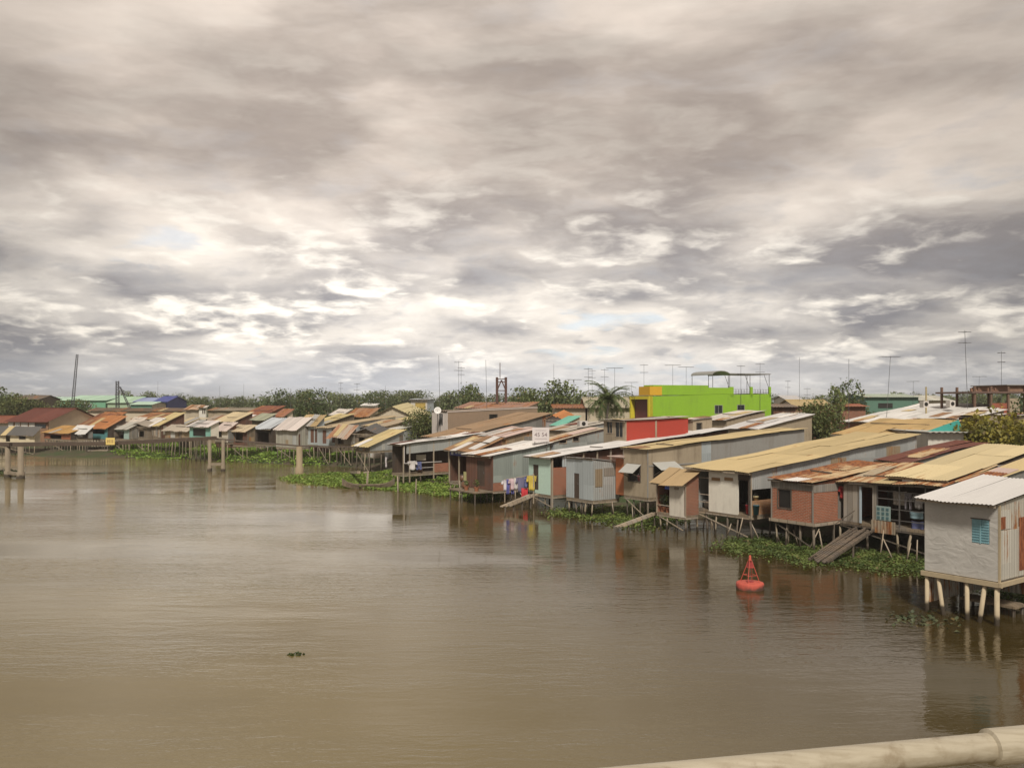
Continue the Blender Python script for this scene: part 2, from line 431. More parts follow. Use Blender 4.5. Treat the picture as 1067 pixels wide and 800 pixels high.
    if not gable and ragged:
        for i in range(patches if patches is not None else rr.choice((1, 2, 2, 3, 4) if Y < 80 else (0, 0, 1, 1))):       # odd sheets nailed over leaks
            px0 = rr.uniform(x0 + .1, max(x0 + .15, x1 - 1.1)); L_ = rr.uniform(1.0, 2.8); py0 = rr.uniform(0, max(.3, min(L, 12) - L_)) if i else -oh[0] - .08
            q = MB(); q.sheet(lambda x, y: zs(x, y) + .01 * (y - py0), px0, min(px0 + .92, x1), py0, min(py0 + L_, y1), .38 if far else .13, .03 if far else .014, 4, 2, rr.uniform(-1, 1), .075)
            q.build('roof_patch', rr.choice(PATCHES if Y < 80 else PATCHES[1:5]), ro)
        if rr.random() < .6 and patches != 0:                                                                     # planks and bricks that hold the sheets down
            q = MB(); yy_ = rr.uniform(.3, min(L, 6) * .8); xa_ = rr.uniform(x0 + .1, x0 + (x1 - x0) * .4); xb_ = rr.uniform(x0 + (x1 - x0) * .6, x1 - .1)
            q.bar((xa_, yy_, zs(xa_, yy_) + .10), (xb_, yy_ + rr.uniform(-.3, .3), zs(xb_, yy_) + .10), .09, .05); q.build('roof_plank', POSTDARK, ro)
    q = MB()
    for xx in (-w + .1, -.1): q.bar((xx, -oh[0] + .03, zr(xx, -oh[0]) - .04), (xx, min(L, 3), zr(xx, min(L, 3)) - .04), .06, .08)
    q.bar((-w - oh[1] + .03, -oh[0] + .05, zr(-w, -oh[0]) - .035), (oh[1] - .03, -oh[0] + .05, zr(0, -oh[0]) - .035), .05, .07)
    q.build('rafter', post, ro)
    if stilts:
        n = max(nst or 0, int(w / .85) + 2)
        spots = [(-w + .12 + (w - .24) * i / (n - 1), .12) for i in range(n)]
        yy = 1.7
        while yy < min(L, 6.5): spots += [(-.12, yy), (-w + .12, yy)]; yy += 1.7 + rr.uniform(-.2, .3)
        for sx, sy in spots:
            q = MB(); tx, ty = rr.gauss(0, .13), rr.gauss(0, .1); r_ = rr.uniform(.038, .062)
            q.tube([(sx + tx, sy + ty, -.9), (sx + tx * .4 + rr.uniform(-.03, .03), sy + ty * .4, base * .5), (sx, sy, base - .05)], [r_ * 1.15, r_ * 1.05, r_], 8); q.build('stilt', rr.choice((STILT_A, STILT_B, STILT_C)), root, True)
        q = MB(); q.bar((-w, .06, base - .16), (.0, .06, base - .16), .08, .10); q.bar((-.06, .1, base - .165), (-.06, min(L, 6.5), base - .165), .08, .10)
        if rr.random() < .7 and n > 1: q.bar((-w + .1, .05, base - .2), (-.2, .05, .15), .04, .05)
        q.build('beam', post, root)
    return h
def add(h, name, mb, mat, sm=False): return mb.build(name, mat, h.root, sm)


# ------------------------------------------------------------------ camera, sky, sun
sc = bpy.context.scene
cam = bpy.data.cameras.new('camera'); co = bpy.data.objects.new('camera', cam); C.objects.link(co)
co.location = (0, 0, H); co.rotation_euler = (math.radians(90), 0, 0)
cam.sensor_width = 36.0; cam.sensor_fit = 'HORIZONTAL'; cam.lens = 36.0 * F / 1067.0
cam.shift_y = (HY - 400.0) / 1067.0
cam.clip_start = .05; cam.clip_end = 9000
sc.camera = co
sc.view_settings.view_transform = 'Standard'; sc.view_settings.look = 'None'
sc.view_settings.exposure = 0.52; sc.view_settings.gamma = 1.0; sc.view_settings.use_curve_mapping = False

SUN_EL, SUN_AZ = math.radians(46), math.radians(-178)      # azimuth from +Y towards +X: the sun stands behind the cloud, left and behind the camera
sd = Vector((math.sin(SUN_AZ) * math.cos(SUN_EL), math.cos(SUN_AZ) * math.cos(SUN_EL), math.sin(SUN_EL)))
sl = bpy.data.lights.new('sun', 'SUN'); sl.energy = 2.3; sl.angle = math.radians(9); sl.color = (1.0, .93, .82)
so_ = bpy.data.objects.new('sun', sl); C.objects.link(so_); so_.rotation_euler = sd.to_track_quat('Z', 'Y').to_euler(); so_.location = (0, 0, 60)

wd = bpy.data.worlds.new('World'); sc.world = wd; wd.use_nodes = True
wd.cycles.sampling_method = 'MANUAL'; wd.cycles.sample_map_resolution = 256
nt = wd.node_tree; nt.nodes.clear()
wout = nd(nt, 'ShaderNodeOutputWorld'); bg = nd(nt, 'ShaderNodeBackground', {'Strength': .1}); nt.links.new(bg.outputs[0], wout.inputs[0])
sky = nd(nt, 'ShaderNodeTexSky', sky_type='NISHITA'); sky.sun_disc = False; sky.sun_elevation = SUN_EL; sky.sun_rotation = SUN_AZ; sky.air_density = 1.0; sky.dust_density = 2.0
SX, SY = 5.31, 2.77
tc = nd(nt, 'ShaderNodeTexCoord').outputs['Generated']
s = nd(nt, 'ShaderNodeSeparateXYZ', {0: tc}); dx, dy, dz = s.outputs
zz = mth(nt, 'ADD', mth(nt, 'MAXIMUM', dz, 0.0), .24)
px_, py_ = mth(nt, 'DIVIDE', dx, zz), mth(nt, 'DIVIDE', dy, zz)
elev = nd(nt, 'ShaderNodeMath', {0: dz}, operation='ARCSINE').outputs[0]
P = nd(nt, 'ShaderNodeCombineXYZ', {0: px_, 1: py_, 2: mth(nt, 'MULTIPLY', elev, 5.0)}).outputs[0]
P = vadd(nt, P, (SX, SY, .4))
warp = nd(nt, 'ShaderNodeTexNoise', {'Vector': P, 'Scale': 3.0, 'Detail': 5, 'Roughness': .55}).outputs[1]
Pw = vadd(nt, P, vmul(nt, vadd(nt, warp, (-.5, -.5, -.5)), (.20, .20, .25)))
big = noise(nt, vmul(nt, P, (.75, 1.1, .22)), 1.0, 3, .5, .2)               # wide banks of cloud
def billow(v):                                                            # heaped, cauliflower-like cloud
    a_ = nd(nt, 'ShaderNodeTexVoronoi', {'Vector': v, 'Scale': 3.2, 'Detail': 2.0, 'Roughness': .5}, feature='F1', voronoi_dimensions='2D').outputs[0]
    return mth(nt, 'SUBTRACT', mth(nt, 'MULTIPLY', noise(nt, v, 2.3, 10, .55), 1.25), mth(nt, 'MULTIPLY', a_, .22))
body = billow(Pw); body_l = billow(vadd(nt, Pw, (-.03, .02, .10)))
fine = noise(nt, Pw, 7.0, 8, .6)
low = smooth(nt, elev, .30, .08)                                          # 1 near the horizon
dens = mth(nt, 'ADD', mth(nt, 'MULTIPLY', big, .75), mth(nt, 'ADD', mth(nt, 'MULTIPLY', body, .48), mth(nt, 'MULTIPLY', fine, .08)))
lit = mth(nt, 'SUBTRACT', body, body_l)
dark = smooth(nt, dens, .49, .77)                                         # thick cloud: grey base
# colours are radiances times ten (the Background stands at a tenth)
c_bright = mixc(nt, low, (5.2, 4.5, 3.9), (6.2, 5.7, 5.1))
c_grey = mixc(nt, low, (2.5, 2.12, 1.86), (2.2, 2.12, 2.2))
col = mixc(nt, dark, c_bright, c_grey)
hi = smooth(nt, lit, -.02, .22)
col = mixc(nt, mth(nt, 'MULTIPLY', hi, mth(nt, 'ADD', .15, mth(nt, 'MULTIPLY', low, .80))), col, (8.4, 7.75, 6.8))
sh = smooth(nt, lit, .0, -.24)
col = mixc(nt, mth(nt, 'MULTIPLY', sh, mth(nt, 'ADD', .30, mth(nt, 'MULTIPLY', low, .45))), col, (2.5, 2.45, 2.55))
# thin places where the blue shows through
gap = smooth(nt, dens, .52, .44)
skyc = mixc(nt, .65, sky.outputs[0], (5.6, 5.9, 6.3))
col = mixc(nt, mth(nt, 'MULTIPLY', gap, mth(nt, 'MULTIPLY', low, .7)), col, skyc)
# a pale veil above the horizon
veil = smooth(nt, elev, .075, .0)
col = mixc(nt, mth(nt, 'MULTIPLY', veil, .65), col, (4.9, 5.05, 5.35))
# the cloud glows where the light comes through it, high ahead
gl = nd(nt, 'ShaderNodeVectorMath', {0: tc, 1: Vector((.0, .93, .34)).normalized()}, operation='DOT_PRODUCT').outputs['Value']
g = smooth(nt, gl, .80, 1.0, .70, 1.18)
col = mixc(nt, 1.0, col, nd(nt, 'ShaderNodeCombineXYZ', {0: g, 1: g, 2: g}).outputs[0], 'MULTIPLY')
fb = mth(nt, 'ADD', .76, mth(nt, 'ADD', mth(nt, 'MULTIPLY', fine, .22), mth(nt, 'MULTIPLY', noise(nt, P, 9.0, 6, .6), .26)))
col = mixc(nt, 1.0, col, nd(nt, 'ShaderNodeCombineXYZ', {0: fb, 1: fb, 2: fb}).outputs[0], 'MULTIPLY')
gl2 = nd(nt, 'ShaderNodeVectorMath', {0: tc, 1: Vector((-.28, .94, .16)).normalized()}, operation='DOT_PRODUCT').outputs['Value']
g2 = smooth(nt, gl2, .93, 1.0, 1.0, 1.14)
col = mixc(nt, 1.0, col, nd(nt, 'ShaderNodeCombineXYZ', {0: g2, 1: g2, 2: g2}).outputs[0], 'MULTIPLY')
nt.links.new(col, bg.inputs['Color'])

# ------------------------------------------------------------------ land and river
SH = [(48, -90), (27, 0), (22.5, 20), (20.5, 30), (19.5, 37), (16, 43), (12.5, 50), (8.5, 55), (4.5, 61), (-1, 66.5), (-7, 74), (-13, 81), (-12.5, 86), (-17, 92), (-21, 94.5), (-27, 97), (-33, 101), (-41, 106), (-58, 108), (-64, 113), (-76, 117), (-120, 132), (-300, 150), (-900, 160), (-900, -90)]
def axis(lo, hi, st, far):
    a = list(np.arange(lo, hi + .01, st)); e = st; x = lo
    left = []
    while x > -far: e *= 1.35; x -= e; left.append(x)
    e = st; x = hi; right = []
    while x < far: e *= 1.35; x += e; right.append(x)
    return np.array(left[::-1] + a + right)
gx, gy = axis(-130, 60, 1.6, 7000), axis(-20, 140, 1.6, 7000)
X, Yg = np.meshgrid(gx, gy)
def sdist(X, Y, poly):
    D = np.full(X.shape, 1e9); ins = np.zeros(X.shape, bool); n = len(poly)
    for i in range(n):
        (ax, ay), (bx, by) = poly[i], poly[(i + 1) % n]
        ex, ey = bx - ax, by - ay; t = np.clip(((X - ax) * ex + (Y - ay) * ey) / (ex * ex + ey * ey), 0, 1)
        D = np.minimum(D, np.hypot(X - ax - t * ex, Y - ay - t * ey))
        cr = ((ay > Y) != (by > Y)) & (X < (bx - ax) * (Y - ay) / ((by - ay) or 1e-9) + ax); ins ^= cr
    return np.where(ins, -D, D)
D = sdist(X, Yg, SH)
Z = np.where(D > 0, .9 * (1 - np.exp(-D / 3.0)), np.maximum(D * .22, -1.5))
rs = np.random.RandomState(3); Z = Z + rs.uniform(-.06, .06, Z.shape) * (D > -3)
nyg, nxg = X.shape
vs = np.stack([X, Yg, Z], -1).reshape(-1, 3)
fs = [(j * nxg + i, j * nxg + i + 1, (j + 1) * nxg + i + 1, (j + 1) * nxg + i) for j in range(nyg - 1) for i in range(nxg - 1)]
def ground_mat():
    m, nt, bs = start('river_bank_earth')
    t = nd(nt, 'ShaderNodeTexCoord').outputs['Object']
    n = noise(nt, t, .35, 6, .6); n2 = noise(nt, t, 3.0, 5, .65)
    c = mixc(nt, smooth(nt, n, .42, .62), (.085, .065, .04), (.045, .07, .02))
    c = mixc(nt, smooth(nt, n2, .5, .8), c, (.14, .11, .075))
    setc(nt, bs, c); bs.inputs['Roughness'].default_value = .95; bump(nt, bs, n2, .7, .12)
    return m
g = MB(); g.v = [tuple(p) for p in vs]; g.f = fs; g.t = [0.0] * len(fs)
tag(g.build('ground', ground_mat(), None, True), kind='structure')
def water_mat():
    m, nt, bs = start('brown_river_water')
    t = nd(nt, 'ShaderNodeTexCoord').outputs['Object']
    calm = noise(nt, vmul(nt, t, (.035, .11, 1)), 1.0, 4, .55)
    wv = nd(nt, 'ShaderNodeMapping', {'Vector': t, 'Rotation': (0, 0, .16), 'Scale': (.55, 2.1, 1)}).outputs[0]
    r1 = noise(nt, wv, 1.0, 4, .55, .5)
    wv2 = nd(nt, 'ShaderNodeMapping', {'Vector': t, 'Rotation': (0, 0, -.25), 'Scale': (2.6, 6.5, 1)}).outputs[0]
    r2 = noise(nt, wv2, 1.0, 3, .55, .3)
    r3 = noise(nt, nd(nt, 'ShaderNodeMapping', {'Vector': t, 'Rotation': (0, 0, .35), 'Scale': (9, 17, 1)}).outputs[0], 1.0, 2, .5)
    a = smooth(nt, calm, .36, .62, .12, 1.15)
    hgt = mth(nt, 'MULTIPLY', a, mth(nt, 'ADD', mth(nt, 'MULTIPLY', r1, .75), mth(nt, 'ADD', mth(nt, 'MULTIPLY', r2, .34), mth(nt, 'MULTIPLY', r3, .10))))
    bump(nt, bs, hgt, .6, .055)
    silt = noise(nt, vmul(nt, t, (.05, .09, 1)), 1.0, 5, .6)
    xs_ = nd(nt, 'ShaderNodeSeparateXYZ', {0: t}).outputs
    bank = smooth(nt, mth(nt, 'ADD', mth(nt, 'ADD', xs_[0], mth(nt, 'MULTIPLY', xs_[1], .30)), mth(nt, 'MULTIPLY', silt, 14.0)), 27.0, 6.0)   # silt colour paled midstream, darkened along the houses: reflections painted into the water
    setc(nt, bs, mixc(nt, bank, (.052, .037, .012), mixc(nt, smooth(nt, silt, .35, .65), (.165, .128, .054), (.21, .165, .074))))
    bs.inputs['Roughness'].default_value = .04; bs.inputs['IOR'].default_value = 1.5
    return m
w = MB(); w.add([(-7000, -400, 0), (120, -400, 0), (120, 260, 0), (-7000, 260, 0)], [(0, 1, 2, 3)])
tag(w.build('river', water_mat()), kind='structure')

# ------------------------------------------------------------------ plants
HY_A, HY_B = (.055, .12, .018), (.19, .29, .055)
def inside(x, y, poly):
    c = False; n = len(poly)
    for i in range(n):
        (ax, ay), (bx, by) = poly[i], poly[(i + 1) % n]
        if (ay > y) != (by > y) and x < (bx - ax) * (y - ay) / (by - ay) + ax: c = not c
    return c
def leafquad(mb, p, s, rr, up=.4, t=None):
    """one pointed leaf: two triangles folded along the middle"""
    a = rr.uniform(0, 2 * PI); e = rr.uniform(-.2, 1.2) * up
    d = Vector((math.cos(a) * math.cos(e), math.sin(a) * math.cos(e), math.sin(e))); n = Vector((-math.sin(a), math.cos(a), 0)); k = s * .42
    q = Vector((0, 0, rr.uniform(.0, .25) * s))
    p = Vector(p)
    mb.add([p - d * s * .5, p + n * k + q, p + d * s * .5, p - n * k + q], [(0, 1, 2), (0, 2, 3)], rr.uniform(-1, 1) if t is None else t)
def gz(x, y):
    d_ = float(sdist(np.array([[x]]), np.array([[y]]), SH)[0, 0]); return .9 * (1 - math.exp(-d_ / 3.0)) if d_ > 0 else 0.0
def mat_patch(label, poly, dens, size, hgt, colors=(HY_A, HY_B), name='water_hyacinth', frill=.9, clump=.4, z0=.0):
    rr = random.Random(len(label) * 7 + int(poly[0][0] * 10)); mb = MB()
    xs, ys = [p[0] for p in poly], [p[1] for p in poly]
    cell = {}
    def zg(x, y):
        k_ = (round(x), round(y))
        if k_ not in cell: cell[k_] = gz(*k_)
        return cell[k_]
    area = abs(sum(poly[i][0] * poly[(i + 1) % len(poly)][1] - poly[(i + 1) % len(poly)][0] * poly[i][1] for i in range(len(poly)))) / 2
    # the mat the plants grow in: a low mound, ragged at its rim
    cx, cy = sum(xs) / len(xs), sum(ys) / len(ys)
    n = int(area * dens)
    lumps = [(rr.uniform(min(xs), max(xs)), rr.uniform(min(ys), max(ys)), rr.uniform(.5, 1.6)) for _ in range(int(area * .25) + 3)]
    k = 0; tries = 0
    while k < n and tries < n * 8:
        tries += 1
        x, y = rr.uniform(min(xs), max(xs)), rr.uniform(min(ys), max(ys))
        x2, y2 = x + rr.gauss(0, frill * .5), y + rr.gauss(0, frill * .5)
        if not inside(x, y, poly): continue
        if rr.random() < .05: x2, y2 = x + rr.gauss(0, 1.1), y + rr.gauss(0, 1.1)
        hh = 0
        for lx, ly, lr in lumps:
            dd = math.hypot(x2 - lx, y2 - ly)
            if dd < lr: hh = max(hh, 1 - dd / lr)
        if hh < .12 and rr.random() < clump: continue
        leafquad(mb, (x2, y2, zg(x2, y2) + z0 + .03 + rr.random() * hgt * (.25 + hh)), size * rr.uniform(.6, 1.3), rr, .8)
        k += 1
    sub = MB(); m = 26
    o = mb.build(name, leaf(*colors))
    return tag(o, label, 'water plants', kind='stuff')
def pxpoly(pts): return [tuple(at(x, y)[:2]) for x, y in pts]
mat_patch('long green tongue of floating water hyacinth reaching into the river', pxpoly([(294, 498.5), (312, 495), (350, 493.5), (400, 492), (430, 494), (470, 499), (497, 508), (520, 518), (512, 522), (480, 519), (440, 513.5), (405, 511), (370, 508), (330, 505), (305, 502)]), 70, .22, .2, ((.11, .19, .03), (.28, .38, .07)))
mat_patch('bright grass strip along the far bank behind the footbridge posts', pxpoly([(198, 463), (260, 462), (330, 462), (372, 466), (396, 476), (372, 483), (330, 485), (290, 482.5), (240, 481), (205, 477)]), 44, .28, .34, ((.14, .25, .035), (.32, .45, .085)))
mat_patch('green floating plants under the far bank shacks near the yellow board', pxpoly([(122, 464), (150, 462), (192, 462), (198, 478), (160, 478), (122, 476)]), 44, .28, .34, ((.14, .25, .035), (.32, .45, .085)))
mat_patch('small green clump below the far bank beneath the tan awning stall', pxpoly([(48, 467), (64, 465.5), (78, 467), (76, 471), (50, 471)]), 14, .5, .5)
mat_patch('green creeper mat under the grey cabin and concrete house', pxpoly([(572, 533), (610, 529), (660, 531), (700, 533), (712, 541), (694, 549), (672, 552), (640, 546), (600, 538), (575, 537)]), 120, .16, .13, ((.06, .10, .02), (.20, .26, .06)))
mat_patch('leafy floating plants beneath the cream roofed house', pxpoly([(752, 571), (765, 562), (800, 557), (846, 560), (858, 573), (846, 583), (820, 584), (790, 577), (762, 578)]), 170, .13, .11, ((.05, .085, .018), (.165, .215, .055)))
mat_patch('leafy floating plants below the broken wooden gangway', pxpoly([(826, 584), (850, 577), (900, 574), (962, 580), (1010, 590), (1005, 601), (962, 601), (925, 597), (890, 592), (850, 590), (826, 589)]), 170, .125, .10, ((.05, .085, .018), (.165, .215, .055)))
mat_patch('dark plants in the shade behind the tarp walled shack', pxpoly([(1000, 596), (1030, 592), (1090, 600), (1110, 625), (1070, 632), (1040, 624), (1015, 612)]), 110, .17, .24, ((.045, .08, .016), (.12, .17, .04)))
mat_patch('thin floating weeds beside the tarp walled shack posts', pxpoly([(930, 645), (950, 641), (985, 644), (992, 649), (965, 653), (940, 650)]), 60, .16, .02, ((.06, .08, .035), (.13, .14, .07)), 'floating_weeds')
def tuft(px, py, r, label, n=40, sz=.22, hgt=.22):
    mb = MB(); rr = random.Random(int(px)); p = at(px, py)
    for _ in range(n):
        a, q = rr.uniform(0, 2 * PI), r * math.sqrt(rr.random())
        leafquad(mb, (math.cos(a) * q * 1.5, math.sin(a) * q * .6, rr.random() * hgt * (1 - q / r * .6)), sz * rr.uniform(.6, 1.2), rr, 1.0)
    o = mb.build('floating_plant', leaf((.03, .05, .012), (.09, .12, .03))); o.location = p
    tag(o, label, 'water plant')
tuft(308, 682, .17, 'lone small weed clump drifting in open river water', 40, .11, .05)
tuft(4, 494, .9, 'green plant clump caught at the footbridge piles nearest the frame edge', 80, .4, .5)

# trees: tapered trunk, limbs, crown of leaf clumps
def tree_proto(name, hgt, wid, nl, seed, cols, sz, lobes=9, trunk_h=.32, squash=.8, thr=0.0):
    rr = random.Random(seed); root = empty(name, (0, 0, -500))
    tb = MB(); top = hgt * .72
    tb.tube([(0, 0, -.3), (rr.uniform(-.15, .15), 0, hgt * trunk_h), (rr.uniform(-.3, .3), rr.uniform(-.3, .3), top)], [hgt * .032, hgt * .022, hgt * .006], 8)
    cr = MB(); L = []
    for i in range(lobes):
        a = 2 * PI * i / lobes + rr.uniform(-.5, .5); q = wid * .5 * rr.uniform(.25, .72); zc = hgt * rr.uniform(trunk_h + .15, .86)
        if i == 0: q, zc = 0, hgt * .86
        rad = wid * rr.uniform(.17, .30); L.append((q * math.cos(a), q * math.sin(a), zc, rad))
        tb.tube([(0, 0, hgt * rr.uniform(trunk_h * .8, trunk_h + .12)), (q * .5 * math.cos(a), q * .5 * math.sin(a), zc * .82), (q * math.cos(a), q * math.sin(a), zc)], [hgt * .013, hgt * .009, hgt * .003], 5)
    for _ in range(nl):
        lx, ly, lz, lr = rr.choice(L)
        v = Vector((rr.gauss(0, 1), rr.gauss(0, 1), rr.gauss(0, 1))).normalized(); q = lr * (.45 + .62 * rr.random() ** .6)
        if rr.random() < .1: q *= 1.22
        leafquad(cr, (lx + v.x * q, ly + v.y * q, lz + v.z * q * squash), sz * rr.uniform(.6, 1.35), rr, 1.2)
    cr.build('crown', leaf(*cols, .2), root); tb.build('trunk', wood((.11, .085, .06), .3), root)
    root['hgt'] = sorted(v_[2] for v_ in cr.v)[int(len(cr.v) * .985)]
    return root
def place(proto, px, Y, top_py, label, group=None, zb=.8, wide=1.0, name=None, cat='tree', rz=None):
    o = copy_tree(proto); hh = zat(top_py, Y) - zb; s_ = hh / proto['hgt']
    o.location = ((px - CX) / F * Y, Y, zb); o.scale = (s_ * wide, s_ * wide, s_); o.rotation_euler.z = R.uniform(0, 6.28) if rz is None else rz
    if name: o.name = name
    del o['hgt']
    return tag(o, label, cat, group)
G1, G2, G3 = ((.085, .115, .045), (.21, .25, .095)), ((.10, .14, .045), (.25, .29, .10)), ((.05, .08, .028), (.13, .165, .055))
T_ROUND = tree_proto('broadleaf_tree', 9, 9, 1500, 1, G1, .55)
T_TALL = tree_proto('tall_tree', 10, 6.5, 1200, 2, G1, .5, 8, .38, 1.1)
T_LIGHT = tree_proto('feathery_tree', 10, 6, 620, 3, G2, .5, 8, .42, .9)
T_DENSE = tree_proto('broadleaf_tree', 8, 8.5, 2600, 4, G3, .42, 12, .18, .85)
T_BUSH = tree_proto('leafy_bush', 4, 5, 3600, 5, ((.08, .085, .014), (.34, .29, .045)), .22, 14, .10, .85)
T_NEAR = tree_proto('broadleaf_tree', 6, 6.5, 4200, 6, ((.06, .085, .026), (.19, .21, .065)), .26, 13, .15, .9)
# individual trees that stand out of the belt
place(T_DENSE, 326, 132, 411, 'broad dark spreading tree behind the white sheet roofed shacks', wide=1.0)
place(T_DENSE, 886, 118, 400, 'dense dark round tree beside the long green shed', wide=.72)
place(T_NEAR, 852, 74, 420, 'olive green tree standing between the cream roof and grey block walls', wide=.85)
place(T_LIGHT, 872, 96, 403, 'thin nearly bare tree between the olive tree and the dark round tree', wide=.55)
place(T_BUSH, 1018, 55, 434, 'yellow green bush beside the white wall with the turquoise gable', wide=.95)
place(T_BUSH, 1050, 53, 439, 'second yellowish bush at the end of the cream roofs', wide=1.0)
place(T_DENSE, 1078, 72, 415, 'dark tree beside the unfinished brick storey', wide=.7)
place(T_NEAR, 18, 150, 414, 'bright green full tree behind the maroon roof, nearest the frame edge', wide=1.15)
place(T_ROUND, -2, 158, 404, 'taller dark tree above the brick red roof at the frame edge')
place(T_NEAR, 40, 152, 419, 'dark low tree in front of the brown roofed house', wide=.7)
for i, (x, t_, wd_) in enumerate([(63, 418, .9), (74, 417, .8), (84, 417.5, .9)]):
    place(T_ROUND, x, 165, t_, ['bushy tree before the green warehouse, farthest from the mast', 'bushy tree at the foot of the tall lattice mast', 'bushy tree in front of the green warehouse doors'][i], 'bushy trees before the green warehouse', wide=wd_)
place(T_ROUND, 132, 245, 408, 'round dark tree behind the leaning crane boom', wide=.8)
place(T_TALL, 149, 260, 411, 'smaller of two round trees above the blue roof', wide=.9)
place(T_ROUND, 155, 260, 408.5, 'taller of two round trees above the blue roof', wide=.8)
place(T_ROUND, 172, 230, 412, 'tree touching the dark blue gable', wide=.8)
place(T_DENSE, 183, 215, 412, 'dark round tree past the end of the blue roof', wide=.8)
place(T_NEAR, 441, 96, 428, 'bright bush between the yellow vault roof and the pink walled house', wide=.9, name='leafy_bush', cat='bush')
place(T_DENSE, 490, 130, 404, 'dark tree behind the long concrete wall, near its pale end', wide=.8)
place(T_LIGHT, 489, 150, 402, 'airy tall tree next to the steel frame tower', wide=.7)
for i, (x, Y, t_, wd_) in enumerate([(543, 128, 405, .95), (557, 122, 408, .9), (577, 118, 398, .85), (603, 126, 411, .9)]):
    place(T_ROUND, x, Y, t_, ['round tree just past the steel frame tower', 'low full tree behind the orange hip roof', 'tallest round tree above the orange hip roof', 'round tree beside the coconut palm'][i], wide=wd_)
place(T_NEAR, 650, 112, 414, 'bushy tree tucked behind the palm and the lime building', wide=.7)
for i in range(14):
    place(R.choice([T_ROUND, T_NEAR, T_DENSE]), 1100 + i * 24 + R.uniform(-8, 8), R.uniform(62, 130), R.uniform(404, 414), 'leafy tree on the bank beyond the last white roofs', 'trees beyond the last roofs')
# the belt of trees along the horizon
n_i = 0
for i in range(118):
    x = -20 + 1110 * i / 117 + R.uniform(-5, 5); Y = R.uniform(185, 300)
    base_t = 410.5 if 285 < x < 480 else (412 if x > 930 else 415)
    t_ = base_t + R.uniform(-4.5, 3.0)
    if 180 < x < 285 or 800 < x < 880: t_ = 414 + R.uniform(-1.5, 2)
    if 40 < x < 180: t_ = 415 + R.uniform(-1, 2); Y = R.uniform(262, 320)
    pr = R.choice([T_ROUND, T_ROUND, T_TALL, T_LIGHT, T_DENSE]) if 285 < x < 500 else R.choice([T_ROUND, T_TALL, T_DENSE, T_ROUND])
    place(pr, x, Y, t_, 'green tree in the distant belt along the horizon', 'trees of the distant belt', wide=R.uniform(.8, 1.25))
mb = MB(); rr = random.Random(5)
for i in range(9000):
    a = rr.uniform(-.66, .66); Y = rr.uniform(300, 420); x = math.tan(a) * Y
    t_ = 7.2 + 1.2 * math.sin(x * .045) + .9 * math.sin(x * .13 + 1) + .7 * math.sin(x * .31)
    leafquad(mb, (x, Y, rr.random() ** .8 * t_), rr.uniform(1.0, 2.2), rr, 1.2)
tag(mb.build('treeline', leaf((.085, .115, .06), (.17, .20, .11), .25)), 'far hazy line of woods along the whole horizon', 'woods', kind='stuff')
for p in (T_ROUND, T_TALL, T_LIGHT, T_DENSE, T_BUSH, T_NEAR):
    for ch in list(p.children): bpy.data.objects.remove(ch)
    bpy.data.objects.remove(p)

def palm(px, Y, top_py, label, seed=1, n=22, L=2.9, scale=1.0, crown_py=417):
    rr = random.Random(seed); zc = zat(crown_py, Y); root = empty('coconut_palm', ((px - CX) / F * Y, Y, .7), 0, label, 'palm tree')
    q = MB(); q.tube([(-.5, 0, -.3), (-.25, 0, zc * .4), (0, 0, zc - .7)], [.17, .13, .10], 8); q.build('trunk', wood((.16, .13, .10), .3), root, True)
    fr = MB()
    for i in range(n):
        a = 2 * PI * i / n * 2.4 + rr.uniform(-.2, .2); el = rr.uniform(-.35, 1.35); l = L * rr.uniform(.8, 1.1)
        pts = []; p = Vector((0, 0, zc - .7)); e = el
        for j in range(9):
            pts.append(p.copy()); p = p + Vector((math.cos(a) * math.cos(e), math.sin(a) * math.cos(e), math.sin(e))) * l / 8; e -= .17 + .05 * j * (1 - el / 2) * .5
        fr.tube(pts, [.03 - .003 * j for j in range(9)], 4)
        for j in range(1, 9):
            for s_ in (-1, 1):
                for h_ in (0, .5):
                    b = pts[j - 1].lerp(pts[j], h_ + rr.uniform(0, .3)); d = (pts[j] - pts[j - 1]).normalized(); sdv = d.cross(Vector((0, 0, 1)));
                    if sdv.length < .05: sdv = Vector((-math.sin(a), math.cos(a), 0))
                    sdv.normalize(); ll = (.75 - .05 * j) * rr.uniform(.8, 1.1) * L / 2.9
                    tip = b + d * ll * .55 + sdv * s_ * ll * .75 + Vector((0, 0, -.28 * ll)); k = d * .06
                    fr.add([b - k, b + k, tip], [(0, 1, 2)], rr.uniform(-1, 1))
    fr.build('crown', leaf((.05, .08, .025), (.15, .19, .06), .2), root)
palm(634, 86, 405, 'big coconut palm with drooping fronds beside the lime building', 1, 46, 3.2, 1, 416)
palm(626, 92, 412, 'smaller palm half hidden behind the big coconut palm', 2, 20, 2.4, 1, 421)
palm(1046, 140, 407, 'distant palm behind the unfinished concrete frame', 3, 18, 3.0, 1, 412)

# the air of the place: pale, even, thin
hz = MB(); hz.box(-9500, 9500, -9500, 9500, -3.0, 17.0)
hm = bpy.data.materials.new('thin_haze'); hm.use_nodes = True; hn = hm.node_tree; hn.nodes.clear()
ho = nd(hn, 'ShaderNodeOutputMaterial'); hv = nd(hn, 'ShaderNodeVolumePrincipled', {'Color': (.92, .92, .90, 1), 'Density': .00045, 'Anisotropy': .2})
hn.links.new(hv.outputs[0], ho.inputs['Volume'])
tag(hz.build('haze', hm), kind='stuff')

